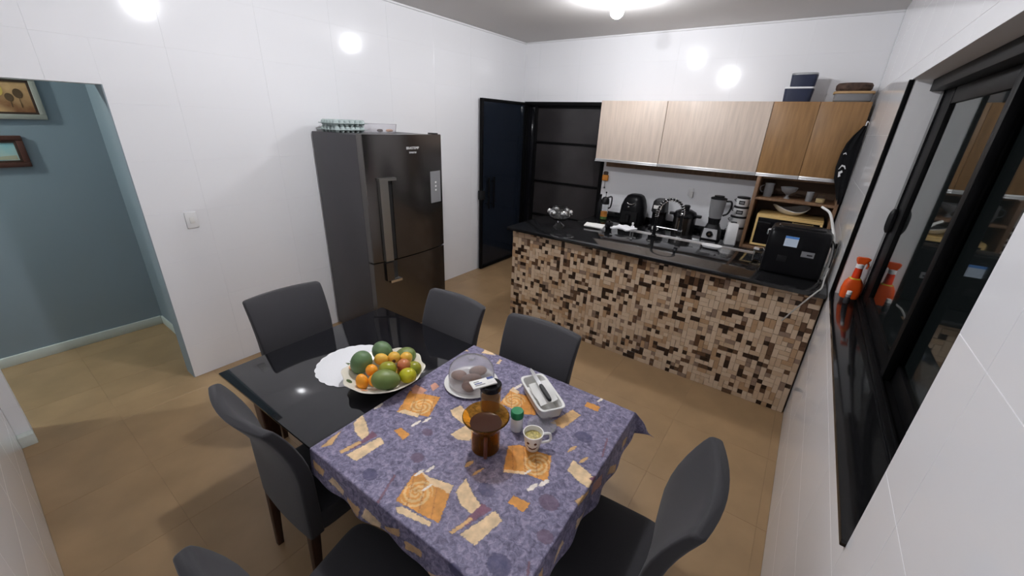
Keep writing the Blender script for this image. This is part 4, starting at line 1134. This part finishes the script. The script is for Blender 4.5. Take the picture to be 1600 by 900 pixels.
# ================================================================== CHAIRS
def rrect(a, b, r, n=10):
    out = []
    for cx, cy, a0 in ((a - r, b - r, 0), (-a + r, b - r, PI / 2), (-a + r, -b + r, PI), (a - r, -b + r, 3 * PI / 2)):
        for k in range(4):
            t_ = a0 + k * PI / 6
            out.append((cx + r * math.cos(t_), cy + r * math.sin(t_)))
        if a0 in (0, PI):
            s_ = 1 if a0 == 0 else -1
            for k in range(1, n):
                out.append((s_ * (a - r) * (1 - 2 * k / n), s_ * b))
    return out
def make_chair():
    t = thing('dining_chair', 'x', 'chair', (0, 0, 0), 0, 'grey covered dining chairs')
    # backrest: concave in plan, flaring back towards the top
    rings = []
    zl = [0.36, 0.42, 0.50, 0.58, 0.66, 0.73, 0.79, 0.85, 0.90, 0.94, 0.963, 0.970, 0.974]
    for z_ in zl:
        u = max(0, (z_ - 0.60) / 0.37)
        yb = -0.240 - 0.115 * u ** 1.9
        th = 0.060 - 0.016 * u
        hw = 0.214 + 0.012 * u
        ins = 0.0 if z_ < 0.95 else (0.001 if z_ < 0.965 else 0.004 if z_ < 0.972 else 0.010)
        ring = []
        for px, dy in rrect(hw - ins, th / 2 - ins, 0.010):
            py = yb + th / 2 + dy + 0.042 * (px / hw) ** 2 * (0.30 + 0.70 * u)
            ring.append((px, py, z_))
        rings.append(ring)
    bm = nb(); loft(bm, rings); finish('backrest', bm, 'chair_cloth', t, angle=50)
    bm = nb()
    rounded_block(bm, [(0.360, 0.205, 0.212, 0, 0.015), (0.366, 0.215, 0.222, 0, 0.015), (0.44, 0.218, 0.225, 0, 0.015), (0.462, 0.213, 0.220, 0, 0.015), (0.470, 0.195, 0.203, 0, 0.015)], 8, 44)
    finish('seat', bm, 'chair_cloth', t, angle=50)
    for sx in (-1, 1):
        for sy, lean in ((-0.205, -0.02), (0.195, 0.0)):
            bm = nb(); rounded_block(bm, [(0, 0.014, 0.014, sx * 0.185, sy + lean), (0.362, 0.022, 0.022, sx * 0.185, sy)], 8, 20)
            finish('leg', bm, 'chair_leg', t)
    return t
proto = make_chair()
def copy_tree(o):
    c = o.copy(); C.objects.link(c)
    for ch in o.children:
        d = ch.copy(); C.objects.link(d); d.parent = c
    return c
R = math.radians
CH = [((1.430, -4.160), -92, 'grey covered chair at the table head nearest the left wall'),
      ((2.000, -3.822), 179, 'grey covered chair on the bar side near the refrigerator'),
      ((2.612, -3.780), 181, 'grey covered chair on the bar side behind the loaf dish'),
      ((2.080, -4.485), 0, 'grey covered chair with visible brown legs left of the tablecloth'),
      ((2.695, -4.758), 13, 'grey covered chair cut off at the bottom of the picture'),
      ((3.265, -4.060), 94.5, 'grey covered chair at the table end nearest the window')]
for i, (p, a, lab) in enumerate(CH):
    o = proto if i == 0 else None
    if o is None:
        o = copy_tree(proto)
    o.location = (p[0], p[1], 0)
    o.rotation_euler = (0, 0, R(a))
    o['label'] = lab

# ================================================================== THINGS ON THE TABLE
t = thing('lace_doily', 'white scalloped cloth doily with leaf embroidery under the fruit dish', 'doily', (1.898, -4.185, TZ + 0.0008))
bm = nb()
def dfn(r, z_, a):
    k = (r / 0.20) ** 4
    return r * (1 + 0.035 * k * abs(math.sin(11 * a))), z_
lathe(bm, [(0.185, 0), (0.192, 0.001), (0.186, 0.0022), (0.10, 0.0022), (0.01, 0.0022)], 132, fn=dfn)
finish('cloth_disc', bm, 'white_cloth', t)
for cx, cy, a in ((-0.02, -0.02, 0.3), (-0.04, 0.02, 1.4), (0.01, -0.045, 2.4), (0.02, 0.10, 0.6)):
    bm = nb(); prism(bm, [(cx + 0.03 * math.cos(a) * q - 0.008 * w_ * math.sin(a), cy + 0.03 * math.sin(a) * q + 0.008 * w_ * math.cos(a)) for q, w_ in ((-1, 0), (-0.3, 1), (0.4, 0.8), (1, 0), (0.4, -0.8), (-0.3, -1))], 0.0023, 0.0030)
    finish('embroidered_leaf', bm, 'leaf_green', t)

FB = Vector((2.125, -4.175, TZ + 0.0034))
t = thing('fruit_dish', 'cream scalloped ceramic dish holding the fruit', 'dish', FB, 0)
def ffn(r, z_, a):
    k = (r / 0.19) ** 3
    return r * (1 + 0.030 * k * math.sin(10 * a)), z_ + 0.004 * k * math.sin(10 * a)
bm = nb()
lathe(bm, [(0.085, 0), (0.095, 0.004), (0.14, 0.025), (0.188, 0.055), (0.193, 0.060), (0.188, 0.063), (0.137, 0.034), (0.085, 0.012), (0.01, 0.010)], 90, fn=ffn)
finish('dish_body', bm, 'cream_ceramic', t)
for k in range(9):
    a = k * 2 * PI / 9 + 0.2
    bm = nb()
    pts_ = []
    for i in range(10):
        b_ = 2 * PI * i / 10
        rr_, aa = 0.165 + 0.012 * math.cos(b_), a + 0.10 * math.sin(b_)
        pts_.append((rr_ * math.cos(aa), rr_ * math.sin(aa), 0.0515 + (rr_ - 0.165) * 0.60))
    vv = [bm.verts.new(p) for p in pts_]; v2 = [bm.verts.new((p[0], p[1], p[2] + 0.0012)) for p in pts_]
    bm.faces.new(v2); bm.faces.new(list(reversed(vv)))
    for i in range(10): bm.faces.new((vv[i], vv[(i + 1) % 10], v2[(i + 1) % 10], v2[i]))
    finish('painted_flower', bm, 'peach_paint' if k % 2 else 'leaf_green', t)

def fruit(name, lab, cat, m_, pos, rad, rot=(0, 0, 0), egg=0.0, group='fruit in the scalloped dish', scar=None):
    bm = nb(); bmesh.ops.create_uvsphere(bm, u_segments=24, v_segments=16, radius=1)
    for v in bm.verts:
        s = 1 + egg * v.co.x
        v.co = Vector((v.co.x * rad[0], v.co.y * rad[1] * s, v.co.z * rad[2] * s))
    if scar is None:
        o = finish(name, bm, m_, angle=80)
        o.location = pos; o.rotation_euler = rot
        return tag(o, lab, cat, group)
    t = thing(name, lab, cat, pos, 0, group); t.rotation_euler = rot
    finish('flesh', bm, m_, t, angle=80)
    bm = nb(); bmesh.ops.create_uvsphere(bm, u_segments=10, v_segments=6, radius=scar[1]); bmesh.ops.translate(bm, verts=bm.verts[:], vec=scar[0]); finish('stem_scar', bm, 'stalk', t)
    return t
fruit('mango', 'green mango standing at the left of the fruit dish', 'mango', 'mango', (2.032, -4.236, 0.872), (0.064, 0.050, 0.050), (0, R(-62), R(30)), 0.10)
fruit('mango', 'green mango at the back top of the fruit dish', 'mango', 'mango', (2.035, -4.110, 0.872), (0.060, 0.049, 0.048), (0, R(-55), R(200)), 0.10)
fruit('mango', 'half-hidden green mango at the back right of the fruit', 'mango', 'mango_blush', (2.115, -4.035, 0.846), (0.056, 0.046, 0.044), (0, 0, R(60)), 0.10)
fruit('mango', 'big green mango lying across the front of the dish', 'mango', 'mango_blush', (2.240, -4.250, 0.874), (0.066, 0.048, 0.046), (0, R(6), R(42)), -0.08)
fruit('orange_fruit', 'oval orange fruit at the front left of the dish', 'fruit', 'fruit_orange', (2.135, -4.305, 0.846), (0.038, 0.028, 0.028), (0, R(70), 0))
fruit('orange_fruit', 'round orange fruit against the left mango', 'fruit', 'fruit_orange', (2.118, -4.238, 0.866), (0.030, 0.028, 0.029))
fruit('orange_fruit', 'yellow-orange fruit peeping out behind the front mango', 'fruit', 'fruit_orange', (2.180, -4.268, 0.852), (0.032, 0.029, 0.028))
fruit('golden_fruit', 'golden fruit in the middle below the back mango', 'fruit', 'fruit_gold', (2.098, -4.165, 0.882), (0.036, 0.030, 0.030), (0, R(20), R(40)))
fruit('golden_fruit', 'golden fruit with a dark stem scar near the top', 'fruit', 'fruit_gold', (2.130, -4.115, 0.882), (0.031, 0.030, 0.029), (0, 0, 0), 0, 'fruit in the scalloped dish', ((0.022, -0.018, -0.002), 0.009))
fruit('golden_fruit', 'golden fruit at the right back edge of the fruit', 'fruit', 'fruit_gold', (2.165, -4.068, 0.872), (0.031, 0.030, 0.029))
fruit('green_fruit', 'dark green fruit in the centre of the pile', 'fruit', 'fruit_green', (2.198, -4.205, 0.892), (0.041, 0.036, 0.035), (0, R(10), R(40)), 0.08)
fruit('red_fruit', 'red fruit right of centre in the dish', 'fruit', 'fruit_red', (2.226, -4.134, 0.886), (0.033, 0.032, 0.032))
fruit('green_fruit', 'green fruit at the far right of the dish', 'fruit', 'fruit_green', (2.252, -4.095, 0.862), (0.037, 0.034, 0.033), (0, 0, R(20)))
fruit('lime_fruit', 'yellow-green fruit at the right front of the dish', 'fruit', 'fruit_lime', (2.284, -4.160, 0.868), (0.041, 0.037, 0.036), (0, 0, R(35)))
fruit('golden_fruit', 'golden fruit half hidden below the red fruit', 'fruit', 'fruit_gold', (2.20, -4.17, 0.842), (0.031, 0.030, 0.029))

# glass dome with food on a plate
CP = Vector((2.478, -3.930, TT))
bm = nb(); lathe(bm, [(0.09, 0), (0.128, 0.006), (0.134, 0.010), (0.130, 0.013), (0.09, 0.009), (0.01, 0.008)], 40)
tag(finish('glass_plate', bm, 'white_ceramic', loc=CP), 'round white plate under the clear dome', 'plate')
bm = nb(); lathe(bm, [(0.112, 0.0), (0.112, 0.05), (0.106, 0.080), (0.086, 0.105), (0.050, 0.118), (0.004, 0.121), (0.004, 0.1185), (0.049, 0.1155), (0.084, 0.1025), (0.1035, 0.079), (0.1095, 0.05), (0.1095, 0.0)], 40, cap0=False, cap1=False)
t = thing('food_dome', 'clear smoky plastic dome covering the bread plate', 'dome', CP + Vector((0, 0, 0.0135)))
finish('dome_shell', bm, 'smoke_plastic', t)
bm = nb(); lathe(bm, [(0.010, 0.1205), (0.018, 0.130), (0.012, 0.138), (0.003, 0.139)], 16); finish('dome_knob', bm, 'smoke_plastic', t)
for k, (dx, dy, a, l_, lab) in enumerate(((-0.056, -0.030, 0.6, 0.040, 'short brown roll at the left under the dome'), (0.012, -0.012, 0.75, 0.050, 'long brown roll in the middle under the dome'), (0.040, -0.068, 0.2, 0.034, 'small brown piece by the dome front'), (-0.008, 0.058, 0.9, 0.046, 'brown roll at the back under the dome'))):
    fruit('bread_roll', lab, 'bread', 'sausage', CP + Vector((dx, dy, 0.037)), (l_, 0.027, 0.025), (0, 0, a), 0.05, 'brown rolls under the dome')

# jar with black lid and a small card on it
t = thing('lidded_jar', 'glass jar of brown powder with a black lid behind the amber jug', 'jar', (2.668, -4.018, TT))
bm = nb(); lathe(bm, [(0.042, 0), (0.045, 0.004), (0.045, 0.105), (0.040, 0.115), (0.038, 0.115), (0.0425, 0.104), (0.0425, 0.006), (0.003, 0.004)], 28); finish('glass_wall', bm, 'thin_glass', t)
bm = nb(); lathe(bm, [(0.041, 0.0065), (0.041, 0.070), (0.003, 0.074)], 24); finish('powder', bm, 'brown_powder', t)
bm = nb(); lathe(bm, [(0.0475, 0.108), (0.0485, 0.112), (0.0485, 0.132), (0.044, 0.136), (0.040, 0.1345), (0.003, 0.1345)], 32); finish('lid', bm, 'black_gloss', t)
t = thing('tea_packet', 'white and blue packet lying on the black jar lid', 'packet', (2.650, -4.040, TT + 0.140), 1.10)
bm = nb(); box(bm, -0.062, 0.050, -0.028, 0.028, 0, 0.007, 0.002); finish('packet_body', bm, 'paper', t)
bxo('blue_print', (0.018, 0.048, 0.010, 0.026, 0.0071, 0.0076), 'blue_ink', t, 0)
for k in range(3):
    bxo('text_line', (-0.047, -0.002 - 0.01 * k, -0.016 + k * 0.012, -0.010 + k * 0.012, 0.0071, 0.0076), 'blue_ink' if k == 1 else 'panel_grey', t, 0)
bxo('white_stripe', (0.014, 0.036, -0.012, 0.006, 0.0076, 0.0080), 'paper', t, 0)

# amber jug
JG = Vector((2.800, -4.212, TT))
t = thing('amber_jug', 'amber glass jug with wide flared rim full of dark tea', 'jug', JG)
bm = nb(); lathe(bm, [(0.052, 0), (0.056, 0.004), (0.057, 0.095), (0.060, 0.110), (0.074, 0.132), (0.088, 0.150), (0.091, 0.154), (0.088, 0.157), (0.071, 0.137), (0.0565, 0.113), (0.0535, 0.096), (0.0525, 0.006), (0.003, 0.004)], 40)
finish('glass_wall', bm, 'amber', t)
bm = nb(); lathe(bm, [(0.0515, 0.0065), (0.0525, 0.095), (0.0555, 0.113), (0.062, 0.123), (0.003, 0.124)], 36); finish('tea', bm, 'tea', t)
d = (Vector((CAM.x, CAM.y, 0)) - Vector((JG.x, JG.y, 0))).normalized()
bm = nb(); tube(bm, [d * 0.056 + Vector((0, 0, 0.100)), d * 0.085 + Vector((0, 0, 0.095)), d * 0.090 + Vector((0, 0, 0.06)), d * 0.080 + Vector((0, 0, 0.025)), d * 0.054 + Vector((0, 0, 0.018))], 0.007, 8, 6); finish('handle', bm, 'face_brown', t)

t = thing('spice_bottle', 'small white jar with green cap beside the amber jug', 'bottle', (2.838, -4.052, TT))
bm = nb(); lathe(bm, [(0.024, 0), (0.026, 0.003), (0.026, 0.058), (0.021, 0.067), (0.021, 0.072)], 20); finish('bottle_body', bm, 'white_plastic', t)
bm = nb(); lathe(bm, [(0.0265, 0.066), (0.0275, 0.070), (0.0275, 0.092), (0.024, 0.097), (0.003, 0.098)], 24); finish('cap', bm, 'green_cap', t)

bm = nb(); lathe(bm, [(0.030, 0), (0.040, 0.003), (0.060, 0.013), (0.062, 0.015), (0.058, 0.016), (0.038, 0.0065), (0.003, 0.005)], 32)
tag(finish('glass_saucer', bm, 'smoke_plastic', loc=(2.918, -3.978, TT)), 'small glass saucer behind the smiling mug', 'saucer')
MG = Vector((2.950, -4.100, TT))
t = thing('mug', 'white mug with a painted smiling face and yellowish drink', 'mug', MG)
bm = nb(); lathe(bm, [(0.024, 0), (0.027, 0.003), (0.033, 0.03), (0.040, 0.075), (0.041, 0.080), (0.037, 0.080), (0.030, 0.032), (0.022, 0.008), (0.003, 0.006)], 32); finish('mug_body', bm, 'white_ceramic', t)
bm = nb(); lathe(bm, [(0.0335, 0.060), (0.003, 0.0605)], 28); finish('drink', bm, 'broth', t)
hd = Vector((0.62, 0.55, 0)).normalized()
bm = nb(); tube(bm, [hd * 0.039 + Vector((0, 0, 0.070)), hd * 0.066 + Vector((0, 0, 0.068)), hd * 0.068 + Vector((0, 0, 0.035)), hd * 0.034 + Vector((0, 0, 0.026))], 0.0055, 8, 6); finish('handle', bm, 'white_ceramic', t)
aF = math.atan2(CAM.y - MG.y, CAM.x - MG.x)
def on_mug(bm, pts, m_=None):
    a_, b_ = [], []
    for a, z_ in pts:
        r = 0.033 + (z_ - 0.03) * 0.007 / 0.045
        a_.append(bm.verts.new((r * math.cos(aF + a), r * math.sin(aF + a), z_)))
        b_.append(bm.verts.new(((r + 0.0012) * math.cos(aF + a), (r + 0.0012) * math.sin(aF + a), z_)))
    n = len(pts); bm.faces.new(b_); bm.faces.new(list(reversed(a_)))
    for i in range(n): bm.faces.new((a_[i], a_[(i + 1) % n], b_[(i + 1) % n], b_[i]))
for a0 in (-0.50, 0.30):
    bm = nb(); on_mug(bm, [(a0 + 0.16 * math.cos(q * PI / 4), 0.052 + 0.006 * math.sin(q * PI / 4)) for q in range(8)]); finish('painted_eye', bm, 'face_brown', t)
bm = nb(); on_mug(bm, [(-0.75, 0.036), (-0.35, 0.024), (0.0, 0.020), (0.35, 0.024), (0.62, 0.034), (0.35, 0.030), (0.0, 0.027), (-0.35, 0.030)]); finish('painted_mouth', bm, 'face_brown', t)

# loaf dish with paper and knife
TD = Vector((2.825, -3.835, TT)); TA = math.atan2(-0.135, 0.195)
t = thing('loaf_dish', 'rectangular white loaf dish on the cloth near the bar-side chair', 'dish', TD, TA)
bm = nb()
rounded_block(bm, [(0, 0.112, 0.046, 0, 0), (0.004, 0.118, 0.051, 0, 0), (0.052, 0.130, 0.060, 0, 0), (0.058, 0.135, 0.065, 0, 0), (0.061, 0.133, 0.063, 0, 0), (0.058, 0.124, 0.054, 0, 0), (0.010, 0.112, 0.045, 0, 0), (0.008, 0.05, 0.02, 0, 0)], 7, 48)
finish('dish_body', bm, 'white_ceramic', t)
o = sheet('bread_wrapper', [(-0.090, -0.030, 0.022), (0.075, -0.036, 0.024), (0.078, 0.044, 0.046), (-0.050, 0.050, 0.066)], 0.004, 'paper', 'white paper crumpled inside the loaf dish', 'paper', 0.030)
o.location = TD; o.rotation_euler = (0, 0, TA)
bm = nb(); fs = box(bm, 0.100, 0.118, -0.042, 0.042, 0.020, 0.034, 0.004)
o = tag(finish('dark_bar', bm, 'stalk'), 'dark brown bar of food at the end of the loaf dish', 'food'); o.location = TD + Vector((0, 0, 0.0)); o.rotation_euler = (0, 0, TA)
kn = thing('table_knife', 'steel knife with black handle resting across the loaf dish', 'knife', TD + Vector((0, 0, 0.068)), TA - 0.02)
bm = nb(); prism(bm, [(-0.165, 0.006), (-0.15, -0.006), (-0.02, -0.010), (-0.02, 0.010), (-0.14, 0.012)], 0.008, 0.0095); finish('blade', bm, 'steel', kn)
bm = nb(); rounded_block(bm, [(0.002, 0.055, 0.008, 0.035, 0), (0.006, 0.060, 0.010, 0.035, 0), (0.014, 0.060, 0.010, 0.035, 0), (0.018, 0.055, 0.008, 0.035, 0)], 4); finish('handle', bm, 'black_plastic', kn)

# ================================================================== WINDOW SILL THINGS
SZ2 = WIN_Z0 + 0.0205
t = thing('spray_bottle', 'orange spray bottle with white collar on the window sill', 'bottle', (3.945, -2.150, SZ2), 0.15)
bm = nb()
rounded_block(bm, [(0, 0.036, 0.026, 0, 0), (0.006, 0.046, 0.032, 0, 0), (0.06, 0.050, 0.034, 0, 0), (0.10, 0.044, 0.032, 0, 0), (0.125, 0.030, 0.026, 0, 0)], 3, 32); finish('flask', bm, 'orange_plastic', t)
bm = nb(); rounded_block(bm, [(0.119, 0.032, 0.0275, 0, 0), (0.128, 0.026, 0.0235, 0, 0), (0.131, 0.024, 0.022, 0, 0)], 3, 28); finish('yellow_ring', bm, 'yellow_rim', t)
bm = nb(); lathe(bm, [(0.0215, 0.130), (0.020, 0.16), (0.0175, 0.195)], 22); finish('neck', bm, 'orange_deep', t)
bm = nb(); lathe(bm, [(0.019, 0.193), (0.019, 0.216), (0.014, 0.219)], 22); finish('collar', bm, 'white_plastic', t)
bm = nb(); rounded_block(bm, [(0.215, 0.016, 0.012, 0, 0), (0.236, 0.030, 0.013, 0.004, 0), (0.252, 0.034, 0.012, 0.006, 0), (0.258, 0.024, 0.010, 0.004, 0)], 5); finish('trigger_head', bm, 'orange_plastic', t)
bm = nb(); tube(bm, [(0.024, 0, 0.236), (0.036, 0, 0.215), (0.033, 0, 0.192)], 0.005, 8, 4); finish('trigger', bm, 'orange_plastic', t)
t = thing('dropper_bottle', 'small dark bottle with white cap in front of the spray bottle', 'bottle', (3.930, -2.262, SZ2))
bm = nb(); lathe(bm, [(0.013, 0), (0.015, 0.003), (0.015, 0.030), (0.010, 0.040)], 18); finish('flask', bm, 'fridge_side', t)
bm = nb(); lathe(bm, [(0.0125, 0.040), (0.0125, 0.056)], 18); finish('collar', bm, 'panel_grey', t)
bm = nb(); lathe(bm, [(0.013, 0.056), (0.012, 0.076), (0.004, 0.078)], 18); finish('cap', bm, 'white_plastic', t)
